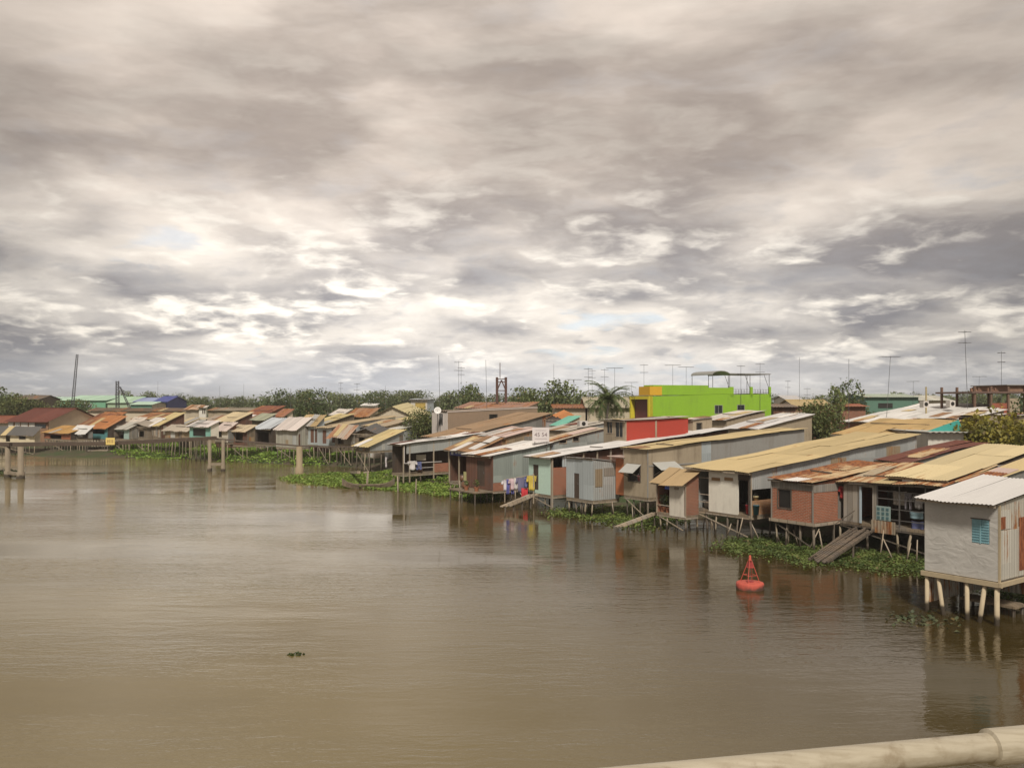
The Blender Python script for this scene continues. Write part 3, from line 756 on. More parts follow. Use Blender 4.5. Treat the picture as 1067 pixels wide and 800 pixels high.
# ------------------------------------------------------------------ small things
def thing(label, cat, name, loc, rz, parts):
    """parts: (name, MB, material[, smooth]) -> an Empty with part children, or one mesh when there is one part"""
    if len(parts) == 1:
        o = parts[0][1].build(name, parts[0][2], None, len(parts[0]) > 3); o.location = loc; o.rotation_euler.z = rz
        return tag(o, label, cat)
    root = empty(name, loc, rz, label, cat)
    for p in parts: p[1].build(p[0], p[2], root, len(p) > 3)
    return root
def ang(v): return math.atan2(v[1], v[0])
def garment(kind, w, hh, color, loc, rz, label, seed=0):
    rr = random.Random(seed + int(w * 100)); mb = MB(); ph = rr.uniform(0, 6)
    def cloth(x0, x1, z0, z1, xs0=None, xs1=None):
        n, m_ = 8, 6; o = len(mb.v)
        for sgn in (-1, 1):
            for j in range(m_ + 1):
                for i in range(n + 1):
                    f, g_ = i / n, j / m_
                    xa = x0 + ((xs0 if xs0 is not None else x0) - x0) * g_; xb = x1 + ((xs1 if xs1 is not None else x1) - x1) * g_
                    x = xa + (xb - xa) * f; z = z0 + (z1 - z0) * g_
                    mb.v.append((x, .05 * math.sin(f * 9 + ph) * g_ + .02 * math.sin(g_ * 7 + ph) + sgn * .012, z - .03 * math.sin(f * PI)))
        N = (n + 1) * (m_ + 1)
        for b in (0, N):
            for j in range(m_):
                for i in range(n):
                    a = o + b + j * (n + 1) + i; mb.f.append((a, a + 1, a + n + 2, a + n + 1)); mb.t.append(0.0)
        for j in range(m_):
            for i in (0, n):
                a = o + j * (n + 1) + i; mb.f.append((a, a + n + 1, a + n + 1 + N, a + N)); mb.t.append(0.0)
        for i in range(n):
            a = o + m_ * (n + 1) + i; mb.f.append((a, a + 1, a + 1 + N, a + N)); mb.t.append(0.0)
    if kind == 'shirt':
        cloth(-w * .32, w * .32, 0, -hh); cloth(-w * .5, -w * .3, -.02, -hh * .42, -w * .62, -w * .36); cloth(w * .3, w * .5, -.02, -hh * .42, w * .36, w * .62)
    elif kind == 'trousers':
        cloth(-w * .4, w * .4, 0, -hh * .3); cloth(-w * .4, -w * .03, -hh * .3, -hh, -w * .42, -w * .1); cloth(w * .03, w * .4, -hh * .3, -hh, w * .1, w * .42)
    else: cloth(-w / 2, w / 2, 0, -hh)
    o = mb.build(kind, plain(color, .8, 0, .15), None, True); o.location = loc; o.rotation_euler.z = rz
    return tag(o, label, {'shirt': 'shirt', 'trousers': 'trousers'}.get(kind, kind))
def bucket(color, loc, label, r=.16, hh=.3):
    b = MB(); b.lathe([(r * .75, 0), (r, hh), (r * 1.06, hh), (r * 1.06, hh + .02), (r * .92, hh + .02), (r * .7, .03)], 14)
    q = MB(); q.tube([(r * math.cos(a), 0, hh + .16 * math.sin(a)) for a in np.linspace(0, PI, 9)], .008, 5)
    return thing(label, 'bucket', 'bucket', loc, .4, [('body', b, plain(color, .5), 1), ('handle', q, METAL)])
def potplant(loc, label, hgt=.7, n=60, pot=(.30, .12, .06), cols=G2, seed=0):
    rr = random.Random(seed + n); p = MB(); p.lathe([(.12, 0), (.17, .24), (.19, .24), (.19, .28), (.15, .28), (.13, .2)], 12)
    l = MB()
    for _ in range(n):
        v = Vector((rr.gauss(0, 1), rr.gauss(0, 1), rr.gauss(0, 1))).normalized() * rr.random() ** .5
        leafquad(l, (v.x * hgt * .4, v.y * hgt * .4, .3 + hgt * .5 + v.z * hgt * .45), .16, rr, 1.2)
    s_ = MB(); s_.tube([(0, 0, .2), (.02, 0, .3 + hgt * .5)], [.02, .012], 5)
    return thing(label, 'potted plant', 'potted_plant', loc, 0, [('pot', p, plain(pot, .8)), ('foliage', l, leaf(*cols)), ('stem', s_, POST)])
def on(h, x, y, z): return h.root.matrix_basis @ Vector((x, y, z)) if False else Vector((h.C.x + h.u.x * x + h.d.x * y, h.C.y + h.u.y * x + h.d.y * y, z))
def rz(h): return ang(h.u)

# ================================================================== river front, nearest first
# --- tarp shack at the frame edge
SIDE1 = tin((.50, .47, .40), .40, True)
TARP = tarp((.48, .46, .425))
h = house('small stilt shack wrapped in grey tarpaulin with blue shutter and white tin roof', (1040, 524.5), 26.9, 963.5, (1100, 502.5), 1.38, WHITE_ROOF, TARP, SIDE1, d=(.81, .58), oh=(.42, .12), patches=0,
          fo=[(1012.5, 1031, 541, 566, ('panel', plain((.22, .40, .45), .6, 0, .4)))], stilts=False, frontwall=False, sidewall=False)
FLZ = 1.38
h.wall('front', TARP, [(*sorted((h.on_front(1012.5, 566)[0], h.on_front(1031, 566)[0])), h.on_front(1021, 566)[1], h.on_front(1021, 541)[1], ('panel', plain((.22, .40, .45), .6, 0, .4)))], -h.w, 0, FLZ)
h.wall('side', SIDE1, [], .08, h.L, FLZ)
q = MB(); q.box(-h.w + .02, -.02, .02, h.L - .02, FLZ - .1, FLZ); add(h, 'floor', q, PLANK)
STILT_L = stilt_mat((.50, .41, .28))
POSTL = plaster((.42, .34, .22), .5, (.14, .11, .08))
for sx, tx, r_ in ((-h.w + .05, 0, .075), (-h.w + .42, .30, .07), (-h.w * .42, .02, .075), (-.42, -.28, .075), (-.06, 0, .085)):
    q = MB(); q.tube([(sx + tx, .05, -.8), (sx, .06, FLZ - .12)], [r_, r_ * .9], 10); add(h, 'stilt', q, STILT_L, True)
for y_ in (2.2, 4.4, 6.6):
    for x_ in (-.1, -h.w + .1):
        q = MB(); q.tube([(x_, y_, -.8), (x_, y_, FLZ - .1)], .07, 8); add(h, 'stilt', q, POSTDARK, True)
q = MB(); q.bar((-h.w - .1, -.03, FLZ - .1), (.14, -.03, FLZ - .1), .08, .15); add(h, 'beam', q, POSTL)
q = MB(); q.bar((.09, -.08, FLZ - .09), (.09, h.L, FLZ - .09), .07, .14); add(h, 'beam', q, POSTL)
q = MB(); q.bar((.035, .02, FLZ - .02), (.035, .02, h.zr(0, 0) - .06), .06, .06); add(h, 'corner_post', q, POSTL)
q = MB(); rr = random.Random(2)
for (y0, y1, z0, z1) in ((.16, 1.25, FLZ + .03, FLZ + 1.55), (1.3, 2.5, FLZ + .03, FLZ + 1.6), (.14, .8, FLZ + 1.6, FLZ + 2.2)): q.box(.004, .02, y0, y1, z0, z1, rr.uniform(-1, 1))
add(h, 'patch_sheet', q, tin((.58, .55, .48), .36, True, rc=((.22, .07, .025), (.38, .18, .07))))
q = MB(); q.box(.022, .034, .10, .42, FLZ + 1.62, FLZ + 2.0); q.box(.022, .034, 1.35, 1.75, FLZ + .2, FLZ + 1.9); add(h, 'rust_patch', q, tin((.25, .08, .03), .85, True, rc=((.17, .045, .016), (.30, .10, .035))))
# shutter slats + frame on the blue panel
a0, a1 = sorted((h.on_front(1012.5, 566)[0], h.on_front(1031, 566)[0])); zl, zh = h.on_front(1021, 566)[1], h.on_front(1021, 541)[1]
q = MB(); BLUE = plain((.22, .40, .45), .6, 0, .4)
for i in range(9):
    z = zl + (zh - zl) * (i + .5) / 9; q.box(a0 + .02, a1 - .02, -.012, .018, z - .012, z + .02)
q.box((a0 + a1) / 2 - .02, (a0 + a1) / 2 + .02, -.02, .017, zl, zh)
add(h, 'shutter_slats', q, BLUE)
q = MB(); q.box(a0 - .03, a1 + .03, -.03, -.002, zh + .004, zh + .035); add(h, 'lintel', q, POSTDARK)
# landing slab and crates under it
p = on(h, -h.w * .45, 1.9, 0); q = MB(); q.box(-.9, .9, -.4, .4, .28, .36); l_ = MB()
for x_ in (-.8, .8):
    for y_ in (-.3, .3): l_.tube([(x_, y_, -.6), (x_, y_, .28)], .05, 6)
thing('low plank landing over the water under the tarp walled shack', 'landing', 'plank_landing', p, rz(h), [('deck', q, PLANK), ('stilt', l_, POSTDARK)])

# --- rusty awning house with open drying rack
h2 = house('weathered stilt house with rusty overhanging tin roof and open laundry veranda', (985, 505.5), 37.2, 871.5, (1036, 486), 1.3, RUSTY, W_WOODGREY, W_WOODGREY, tilt=-.22, oh=(.25, .15), frontwall=False, stilts=True, ragged=.12, nst=7, post=POSTDARK)
x878, x896, x909, x913 = [h2.on_front(v, 548)[0] for v in (879, 896.5, 909, 913)]
h2.wall('front', wood((.30, .27, .225), .5, plank=.28), [(x896, x909, 1.3, 3.0, 'hole')], x878, x913, 1.3)
q = MB(); q.bar((x896 + .03, -.03, 1.3), (x896 + .03, -.03, 3.0), .09, .06); add(h2, 'door_frame', q, plain((.42, .50, .55), .6))
x964 = h2.on_front(964, 548)[0]
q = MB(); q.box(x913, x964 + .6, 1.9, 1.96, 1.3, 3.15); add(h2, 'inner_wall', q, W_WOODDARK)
q = MB()
for xx in (x913 + .04, (x913 * .52 + x964 * .48), x964, x964 + .9): q.bar((xx, .03, 1.2), (xx, .03, h2.zr(xx, 0) - .03), .05, .05)
for zz_ in (1.62, 2.1, 2.55, 2.9): q.bar((x913, .03, zz_), (x964 + .9, .03, zz_), .035, .035)
add(h2, 'veranda_rail', q, METAL)
q = MB(); q.box(x913 + .02, x913 + .72, -.035, -.005, 1.55, 2.2); s_ = add(h2, 'cement_screen', q, plain((.26, .34, .32), .7))
q = MB()
for i in range(3):
    for j in range(3):
        q.box(x913 + .08 + .22 * i, x913 + .2 + .22 * i, -.055, -.036, 1.60 + .2 * j, 1.73 + .2 * j)
q.build('screen_pattern', plain((.07, .14, .15), .7), s_)
q = MB(); q.box(x913 - .25, x913 + .95, -.02, .0, .95, 1.52); add(h2, 'patch_sheet', q, tin((.36, .30, .22), .5, True))
cl = [('towel', 1.02, .62, (.30, .26, .22), 3.02, 'greyish cloth'), ('trousers', .40, .75, (.24, .22, .24), 2.98, 'dark trousers'), ('shirt', .5, .6, (.36, .34, .33), 2.92, 'pale grey shirt'), ('towel', 1.0, .34, (.16, .24, .27), 2.2, 'dull teal cloth'), ('towel', .9, .42, (.07, .08, .17), 1.75, 'navy cloth'), ('shirt', .45, .6, (.33, .31, .30), 2.92, 'faded shirt')]
for i, (k_, w_, hh_, c_, z_, nm) in enumerate(cl):
    xx = [x913 + .95, x913 + 1.35, x913 + 1.85, x913 + 1.75, x913 + 1.8, x964 + .25][i]
    garment(k_, w_ * .6 if k_ == 'towel' else w_, hh_, c_, on(h2, xx, .35, z_ - .1), rz(h2) + .15, nm + ' hanging on the open veranda ' + ['next to the patterned screen', 'beside the greyish cloth', 'at the middle of the rack', 'on the middle rail', 'low behind the rail', 'closest to the tarp walled shack'][i], i)
# broken gangway ramp
a = at(852, 583, .15); b = on(h2, (x896 + x909) / 2, -.1, 1.12)
ax_ = (b - a); Lr = ax_.length; dirv = ax_.normalized(); sv = Vector((dirv.y, -dirv.x, 0)).normalized()
q = MB(); rr = random.Random(8)
for i in range(11):
    o_ = -.42 + .84 * i / 10 + rr.uniform(-.05, .05); t0, t1 = rr.uniform(-.06, .12), rr.uniform(.86, 1.02)
    if i in (3, 8): t1 = .6
    q.bar(a + ax_ * t0 + sv * (o_ + rr.uniform(-.06, .06)) + Vector((0, 0, rr.uniform(-.02, .03))), a + ax_ * t1 + sv * (o_ + rr.uniform(-.06, .06)) + Vector((0, 0, rr.uniform(-.02, .03))), rr.uniform(.05, .09), .05, rr.uniform(-1, 1))
for t_ in (.08, .3, .52, .7, .9): q.bar(a + ax_ * t_ - sv * .5 + Vector((0, 0, -.05)), a + ax_ * (t_ + rr.uniform(-.03, .03)) + sv * .5 + Vector((0, 0, -.05)), .06, .05)
q2 = MB()
for s_ in (-1, 1): q2.bar(a + sv * .42 * s_ - Vector((0, 0, .06)), b + sv * .42 * s_ - Vector((0, 0, .06)), .09, .1)
q3 = MB()
for t_ in (.12, .55): 
    for s_ in (-1, 1):
        c_ = a + ax_ * t_ + sv * .4 * s_; q3.tube([(c_.x, c_.y, -.6), (c_.x, c_.y, c_.z - .1)], .05, 6)
q4 = MB(); q4.bar(a + ax_ * .55 - sv * .5, a + ax_ * .55 - sv * .5 + Vector((0, 0, .75)), .04); q4.bar(a + ax_ * .55 - sv * .5 + Vector((0, 0, .7)), b - sv * .5 + Vector((0, 0, .75)), .035)
thing('broken wooden plank gangway sloping from a dark doorway to the water', 'gangway', 'plank_gangway', (0, 0, 0), 0, [('planks', q, wood((.16, .12, .085), .4, plank=.5)), ('stringer', q2, POSTDARK), ('stilt', q3, POSTDARK), ('handrail', q4, POSTDARK)])

# --- cream roofs laid above it
house('low house with a long cream sheeted roof behind the laundry veranda', (987, 500.6), 37.5, 926, (1086, 466), 1.3, BEIGE, W_WOODDARK, W_WOODDARK, stilts=False, zbase=3.15, patches=0, oh=(.1, .1))
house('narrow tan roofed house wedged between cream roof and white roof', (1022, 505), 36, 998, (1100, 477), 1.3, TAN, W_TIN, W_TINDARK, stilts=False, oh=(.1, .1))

# --- red brick stilt house
h3 = house('red brick stilt house under a rusted tin roof', (848, 504), 40.4, 804.5, (937, 484), 1.3, RUSTY, W_BRICK, W_BRICK, tilt=.06, oh=(.22, .15), ragged=.1, nst=4, post=POSTDARK,
           fo=[(811, 824, 510, 529, ('dark', POSTDARK))], so=[(873, 880, 506, 540, 'hole')])
q = MB(); q.box(-h3.w - .02, .02, -.02, 0, h3.z0 - .36, h3.z0 - .05); q.box(.0, .02, .0, 2.6, h3.z0 - .42, h3.z0 - .05); add(h3, 'fascia_board', q, W_WOODGREY)
q = MB(); q.bar((-h3.w - .12, -.04, 1.22), (.1, -.04, 1.22), .1, .14); q.bar((.05, -.1, 1.2), (.05, 3, 1.2), .08, .12); add(h3, 'sill_beam', q, POST)
q = MB(); q.bar((-.04, -.03, 1.3), (-.04, -.03, h3.z0 - .05), .07, .05); q.bar((-h3.w, -.03, 1.3), (-h3.w, -.03, h3.z0 - .05), .06, .05); add(h3, 'corner_post', q, W_WOODGREY)
garment('shirt', .5, .6, (.45, .05, .05), on(h3, .12, 2.1, 2.95), rz(h3) + 1.4, 'red cloth hung on the brick wall beside the grey doorway', 5)
house('dark red corrugated roof house stretching behind the rusted brick house', (946, 481.5), 46, 912.5, (1029, 461), 1.3, DARKRED, W_TIN, W_TINDARK, stilts=False, oh=(.1, .1))

# --- long cream roof house with white wall and side veranda
h4 = house('long cream roofed stilt house with white river wall and brick parapet', (782, 492), 43.4, 722, (955, 453), 1.25, TAN, W_WHITE, W_TIN, tilt=.0, patches=0, oh=(.35, .25), frontwall=False, sidewall=False, nst=5)
xa, xb, xc = [h4.on_front(v, 530)[0] for v in (738.5, 769, 774)]
fw = h4.wall('front', plaster((.74, .70, .61), .3), [], xa, xb, 1.2)
q = MB(); 
for px_c in (746, 759.5):
    x_, z_ = h4.on_front(px_c, 499); q.box(x_ - .28, x_ + .28, -.03, -.005, z_ - .08, z_ + .08)
q.build('vent', plain((.28, .17, .08), .8), fw)
# dark interior opening, side wall of tin above a brick parapet
sy = h4.on_side(806, 530)[0]
h4.wall('front', W_WOODDARK, [(xb + .02, -.15, 1.25, 3.0, 'hole')], xb + .02, 0, 1.25)
h4.wall('side', W_TIN, [(.05, sy, 1.25, 2.55, 'hole')], .0, h4.L, 1.25)
q = MB(); q.box(-.07, -.002, .12, sy, 1.25, 1.98); add(h4, 'parapet', q, brick((.40, .20, .08), (.32, .14, .06)))
q = MB(); q.bar((-.035, .05, 1.1), (-.035, .05, h4.z0 - .05), .1); q.bar((-.035, sy, 1.1), (-.035, sy, h4.z0 - .02), .1); q.bar((-h4.w + .04, .04, 1.1), (-h4.w + .04, .04, h4.z0 - .05), .09); add(h4, 'corner_post', q, POST)
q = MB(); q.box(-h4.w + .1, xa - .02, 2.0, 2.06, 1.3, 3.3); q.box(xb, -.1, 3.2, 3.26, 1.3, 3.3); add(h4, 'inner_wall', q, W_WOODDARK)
q = MB(); q.bar((-h4.w, .03, 2.05), (xa, .03, 2.05), .04); q.bar((-h4.w, .03, 1.65), (xa, .03, 1.65), .04); q.bar((-h4.w, .03, 2.9), (xa, .03, 2.95), .04); add(h4, 'veranda_rail', q, POST)
q = MB(); q.box(.004, .02, 4.4, h4.L - .1, 2.65, 2.66); 
for yy in (6.6, 11.9): q.box(.004, .018, yy, yy + 1.4, 3.2 + yy * .09 - .9, 3.3 + yy * .09)
add(h4, 'patch_sheet', q, W_TINTAN)
bucket((.55, .03, .05), on(h4, xb + .45, .25, 1.3), 'red plastic drum on the dark veranda of the cream roofed house', .14, .42)
bucket((.05, .14, .18), on(h4, xb + .95, .25, 1.3), 'teal water drum on the dark veranda of the cream roofed house', .16, .46)
bucket((.60, .52, .30), on(h4, -.12, .55, 1.98), 'small straw coloured pot on the brick parapet', .14, .18)
bucket((.45, .42, .38), on(h4, -h4.w + .5, .7, 1.3), 'grey washing pot on the open end of the cream roofed house', .3, .35)
q = MB(); q.bar((-1.9, .3, .95), (.0, .0, 1.9), .05); 
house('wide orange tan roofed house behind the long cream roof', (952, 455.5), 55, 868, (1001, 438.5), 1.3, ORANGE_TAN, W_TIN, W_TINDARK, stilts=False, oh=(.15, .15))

# --- little white panel shed with brick side
h5 = house('little stilt shed with white panel and patched straw coloured roof', (714, 502), 45.6, 684, (728, 491), .95, tin((.46, .33, .18), .3, rc=((.26, .12, .05), (.45, .28, .13))), W_WHITE, W_BRICKDARK, tilt=-.05, patches=0, oh=(.3, .2), frontwall=False, ragged=.22, nst=3)
x698 = h5.on_front(697.5, 530)[0]
fw = h5.wall('front', plaster((.66, .61, .52), .6), [], x698, 0, .85)
q = MB(); x_, z_ = h5.on_front(705, 509); q.box(x_ - .15, x_ + .15, -.03, -.004, z_ - .06, z_ + .06); q.build('vent', POST, fw)
q = MB(); q.bar((-h5.w, .04, .9), (-h5.w, .04, h5.z0), .06); q.bar((-.02, .03, .9), (-.02, .03, h5.z0 - .04), .06); q.bar((-h5.w, .04, 1.35), (x698, .04, 1.35), .05); add(h5, 'corner_post', q, POST)
garment('towel', .45, .5, (.10, .16, .55), on(h5, x698 - .25, .15, 2.75), rz(h5), 'blue cloth hanging under the straw coloured roof of the shed', 3)
potplant(on(h5, -h5.w + .2, .3, .95), 'white flowering potted plant at the open side of the white panel shed', .7, 70, cols=((.10, .16, .06), (.45, .50, .38)), seed=1)
potplant(on(h5, -h5.w + .6, .3, .95), 'leafy green potted plant beside the white panel of the shed', .8, 70, seed=2)
bucket((.06, .20, .16), on(h5, x698 - .12, .4, .95), 'dark green bucket standing in the open white panel shed', .14, .3)
a, b = at(645, 548.5, .25), at(684, 534, .8)
q = MB(); 
for o_ in (-.2, .0, .2): q.bar(a + Vector((o_, o_ * .5, 0)), b + Vector((o_, o_ * .5, 0)), .19, .06)
s_ = MB()
for t_ in (.25, .6, .95):
    c_ = a.lerp(b, t_); s_.tube([(c_.x, c_.y, -.7), (c_.x, c_.y, c_.z - .03)], .05, 6)
thing('sloping plank walkway from the weeds up to the white panel shed', 'walkway', 'plank_walkway', (0, 0, 0), 0, [('planks', q, POST), ('stilt', s_, POSTDARK)])

# --- grey concrete house with two propped awnings
h6 = house('bare grey concrete stilt house with two propped window awnings', (675, 468), 50.5, 650, (838, 446.5), 1.35, TAN, W_CONC, W_CONC, tilt=-.02, patches=1, oh=(.15, .18), nst=4, sidewall=False, frontwall=False,)
def op(fn, x0, x1, y0, y1, k): 
    a_, b_ = fn(x0, y1), fn(x1, y1); return (min(a_[0], b_[0]), max(a_[0], b_[0]), fn((x0 + x1) / 2, y1)[1], fn((x0 + x1) / 2, y0)[1], k)
h6.wall('front', W_CONC, [op(h6.on_front, 655, 667, 484, 501, ('dark', POSTDARK))], -h6.w, 0, 1.35)
y730, y742 = h6.on_side(731, 500)[0], h6.on_side(741, 500)[0]
h6.wall('side', W_CONC, [op(h6.on_side, 681, 699, 483, 501, ('dark', POSTDARK))], .075, y730, 1.35)
h6.wall('side', W_TINBLUE, [], y730 + .002, y742, 1.3)
h6.wall('side', W_CONCGREY, [], y742 + .002, h6.L, 1.3)
AWN = tin((.50, .50, .47), .08)
(fa, fz1), (fb, _) = h6.on_front(655, 484), h6.on_front(667, 484)
q = MB(); a0, a1 = min(fa, fb) - .15, max(fa, fb) + .1
q.hexa([(a0, -.7, fz1 - .42), (a1, -.7, fz1 - .42), (a1, -.01, fz1 + .06), (a0, -.01, fz1 + .06)], [(a0, -.7, fz1 - .40), (a1, -.7, fz1 - .40), (a1, -.01, fz1 + .08), (a0, -.01, fz1 + .08)]); aw = add(h6, 'awning', q, AWN)
q = MB(); q.bar((a0 + .1, -.02, fz1 - .7), (a0 + .1, -.66, fz1 - .43), .03); q.bar((a1 - .1, -.02, fz1 - .7), (a1 - .1, -.66, fz1 - .43), .03); q.build('prop', POSTDARK, aw)
(sa, sz1), (sb, _) = h6.on_side(681, 483), h6.on_side(700, 483); a0, a1 = sa - .1, sb + .25
q = MB(); q.hexa([(.01, a0, sz1 + .06), (.75, a0, sz1 - .34), (.75, a1, sz1 - .34), (.01, a1, sz1 + .06)], [(.01, a0, sz1 + .08), (.75, a0, sz1 - .32), (.75, a1, sz1 - .32), (.01, a1, sz1 + .08)]); aw = add(h6, 'awning', q, AWN)
q = MB(); q.bar((.02, a0 + .1, sz1 - .7), (.71, a0 + .1, sz1 - .35), .03); q.bar((.02, a1 - .1, sz1 - .7), (.71, a1 - .1, sz1 - .35), .03); q.build('prop', POSTDARK, aw)
q = MB(); q.box(-.02, .03, -.03, .02, 1.35, h6.z0 - .06); q.box(.004, .03, .08, y730 - .02, 3.18, 3.26); add(h6, 'concrete_edge', q, W_CONCGREY)
q = MB(); q.box(-h6.w - .9, -h6.w - .01, .15, .22, 1.3, 3.5); add(h6, 'side_panel', q, plain((.45, .16, .07), .8))
q = MB(); q.box(-h6.w - 1.25, -h6.w + .1, -.25, .8, 3.62, 3.66); add(h6, 'side_canopy', q, SALMON)
bucket((.45, .12, .14), on(h6, -.8, .18, h6.on_front(661, 501)[1] + .02), 'dull red pot seen in the river window of the concrete house', .2, .3)

# --- grey tin cabin
h7 = house('grey corrugated tin cabin on thin stilts with a dark door', (617.5, 478.5), 52.2, 590, (645.5, 482), 1.0, W_TINBLUE if False else GREYTIN_ROOF, W_TINBLUE, W_TIN, oh=(.06, .06), nst=4,
           fo=[(598, 603.5, 493, 520, ('door', W_WOODDARK))])
# --- long white roof, mint front
h8 = house('mint green fronted stilt house with a long white tin roof', (575, 476.5), 56, 551, (760, 447), .9, WHITE_ROOF, W_MINT, W_TINDARK, tilt=-.02, patches=1, oh=(.35, .2), sidewall=False, nst=4,
           fo=[(555.5, 561, 484, 510, ('door', W_WOODDARK))])
y591 = h8.on_side(591, 500)[0]
h8.wall('side', W_BRICK, [], .075, y591, .9, 2.68)
q = MB(); q.box(-.07, -.003, .9, 1.9, 2.70, 3.35); q.box(-.07, -.003, y591, h8.L - .1, .9, 2.2); add(h8, 'upper_panel', q, W_TINBLUE)
q = MB(); 
for i in range(9): q.bar((-.03, y591 + .2 + i * 1.2, 1.0), (-.03, y591 + .2 + i * 1.2, h8.zr(0, y591 + .2 + i * 1.2) - .05), .09)
add(h8, 'wall_post', q, POST)
q = MB(); za, zb_ = h8.zr(0, y591) - .12, h8.zr(0, h8.L - .1) - .12; y9 = h8.L - .1
q.hexa([(-.3, y591, 2.2), (-.2, y591, 2.2), (-.2, y9, 2.2), (-.3, y9, 2.2)], [(-.3, y591, za), (-.2, y591, za), (-.2, y9, zb_), (-.3, y9, zb_)]); add(h8, 'inner_wall', q, W_WOODRED)
q = MB(); q.bar((-.03, .03, -.6), (-.03, .03, h8.z0 - .06), .12); add(h8, 'corner_post', q, POST)
# porch planks + laundry between
a, b = at(526, 527.5, .35), at(556, 515, .95)
q = MB(); 
for o_ in (-.25, 0, .25): q.bar(a + Vector((o_, o_ * .6, 0)), b + Vector((o_, o_ * .6, 0)), .22, .07)
s_ = MB()
for t_ in (.02, .3, .6, .9):
    c_ = a.lerp(b, t_); s_.tube([(c_.x, c_.y, -.8), (c_.x, c_.y, c_.z)], .055, 6)
thing('sloping jetty planks below the drying clothes', 'jetty', 'plank_jetty', (0, 0, 0), 0, [('planks', q, POST), ('stilt', s_, POSTDARK)])
Yc = 58.0
pa, pb = atY(526, 499.5, Yc), atY(556, 494.5, Yc - .6)
q = MB(); q.tube([pa, pb], .025, 6); s_ = MB()
for p_ in (pa, pb): s_.tube([(p_.x, p_.y, .2), (p_.x, p_.y, p_.z + .08)], .04, 6)
thing('thin bamboo clothes pole strung with washing beside the mint house', 'clothes pole', 'clothes_pole', (0, 0, 0), 0, [('pole', q, POST), ('post', s_, POST)])
cols_ = [((.62, .58, .60), 'shirt', 'whitish shirt'), ((.10, .10, .30), 'trousers', 'navy trousers'), ((.60, .45, .48), 'shirt', 'pale pink shirt'), ((.62, .58, .56), 'towel', 'cream cloth'), ((.16, .15, .24), 'shirt', 'slate blue shirt'), ((.55, .04, .05), 'towel', 'bright red cloth'), ((.12, .13, .28), 'trousers', 'indigo trousers'), ((.58, .44, .08), 'shirt', 'mustard shirt')]
for i, (c_, k_, nm) in enumerate(cols_):
    t_ = (i + .5) / len(cols_); p_ = pa.lerp(pb, t_)
    garment(k_, .62 if k_ != 'towel' else .42, .75 + .25 * (i % 3 == 1), c_, (p_.x, p_.y - .03, p_.z - .02 - (.75 if nm.startswith('bright') else 0)), .1, nm + ' drying on the bamboo clothes pole', i)

# --- dark fronted pale roof house with tin side
h9 = house('dark wooden fronted stilt house with pale roof and tin flank', (513, 475), 59, 486, (573, 461.3), .9, PALE, W_WOODRED, tin((.33, .37, .34), .12, True), tilt=-.02, oh=(.35, .2), sidewall=False, nst=4,
           fo=[(497, 505, 480, 506, ('door', W_WOODDARK))])
h9.wall('side', tin((.33, .37, .34), .12, True), [], .075, h9.L, 1.42)
q = MB(); q.box(-.07, -.002, .075, 2.2, .85, 1.40); add(h9, 'parapet', q, W_BRICK)
q = MB(); q.box(-h9.w, .1, -1.5, -.02, .78, .86)
s_ = MB()
for x_ in (-h9.w + .1, -h9.w * .5, 0):
    s_.tube([(x_, -1.4, -.8), (x_, -1.4, .8)], .05, 6)
o = add(h9, 'porch', q, PLANK); s_.build('stilt', POSTDARK, o)
potplant(on(h9, -.6, -.9, .86), 'bushy potted plant on the porch of the dark wooden front', .55, 50, seed=4)
potplant(on(h9, -1.6, -1.1, .86), 'smaller potted plant at the porch edge of the dark wooden front', .4, 40, seed=5)
# notice board standing on the roofs
p = atY(563.5, 460, 61.5); wpx = 17.6 / F * 61.5
q = MB(); q.box(-wpx / 2, wpx / 2, -.02, .02, -.02, 15 / F * 61.5 - .02); hb = 14 / F * 61.5
f_ = MB()
for x_ in (-wpx * .35, wpx * .35): f_.bar((x_, .06, -1.3), (x_, .06, .8), .06)
root = thing('white square notice board with faint grey figures above the pale roofs', 'sign', 'notice_board', p, 0, [('board', q, plain((.66, .61, .60), .6, 0, .1)), ('post', f_, METAL)])
def text(body, size, loc, mat, parent, rx=PI / 2, rz_=0):
    cu = bpy.data.curves.new('lettering', 'FONT'); cu.body = body; cu.size = size; cu.extrude = .004; cu.align_x = 'CENTER'
    o = bpy.data.objects.new('lettering', cu); C.objects.link(o); o.location = loc; o.rotation_euler = (rx, 0, rz_); cu.materials.append(mat)
    dg = bpy.context.evaluated_depsgraph_get(); me = bpy.data.meshes.new_from_object(o.evaluated_get(dg))
    m_ = bpy.data.objects.new('lettering', me); C.objects.link(m_); m_.location = loc; m_.rotation_euler = (rx, 0, rz_); m_.parent = parent
    bpy.data.objects.remove(o); return m_
text('45 54', .40, (0, -.03, hb * .38), plain((.22, .16, .17), .7), root)
q = MB(); q.box(-wpx * .32, wpx * .32, -.03, -.021, hb * .82, hb * .845); q.box(-wpx * .36, wpx * .36, -.03, -.021, hb * .2, hb * .225); q.build('ruled_line', plain((.30, .24, .25), .7), root)

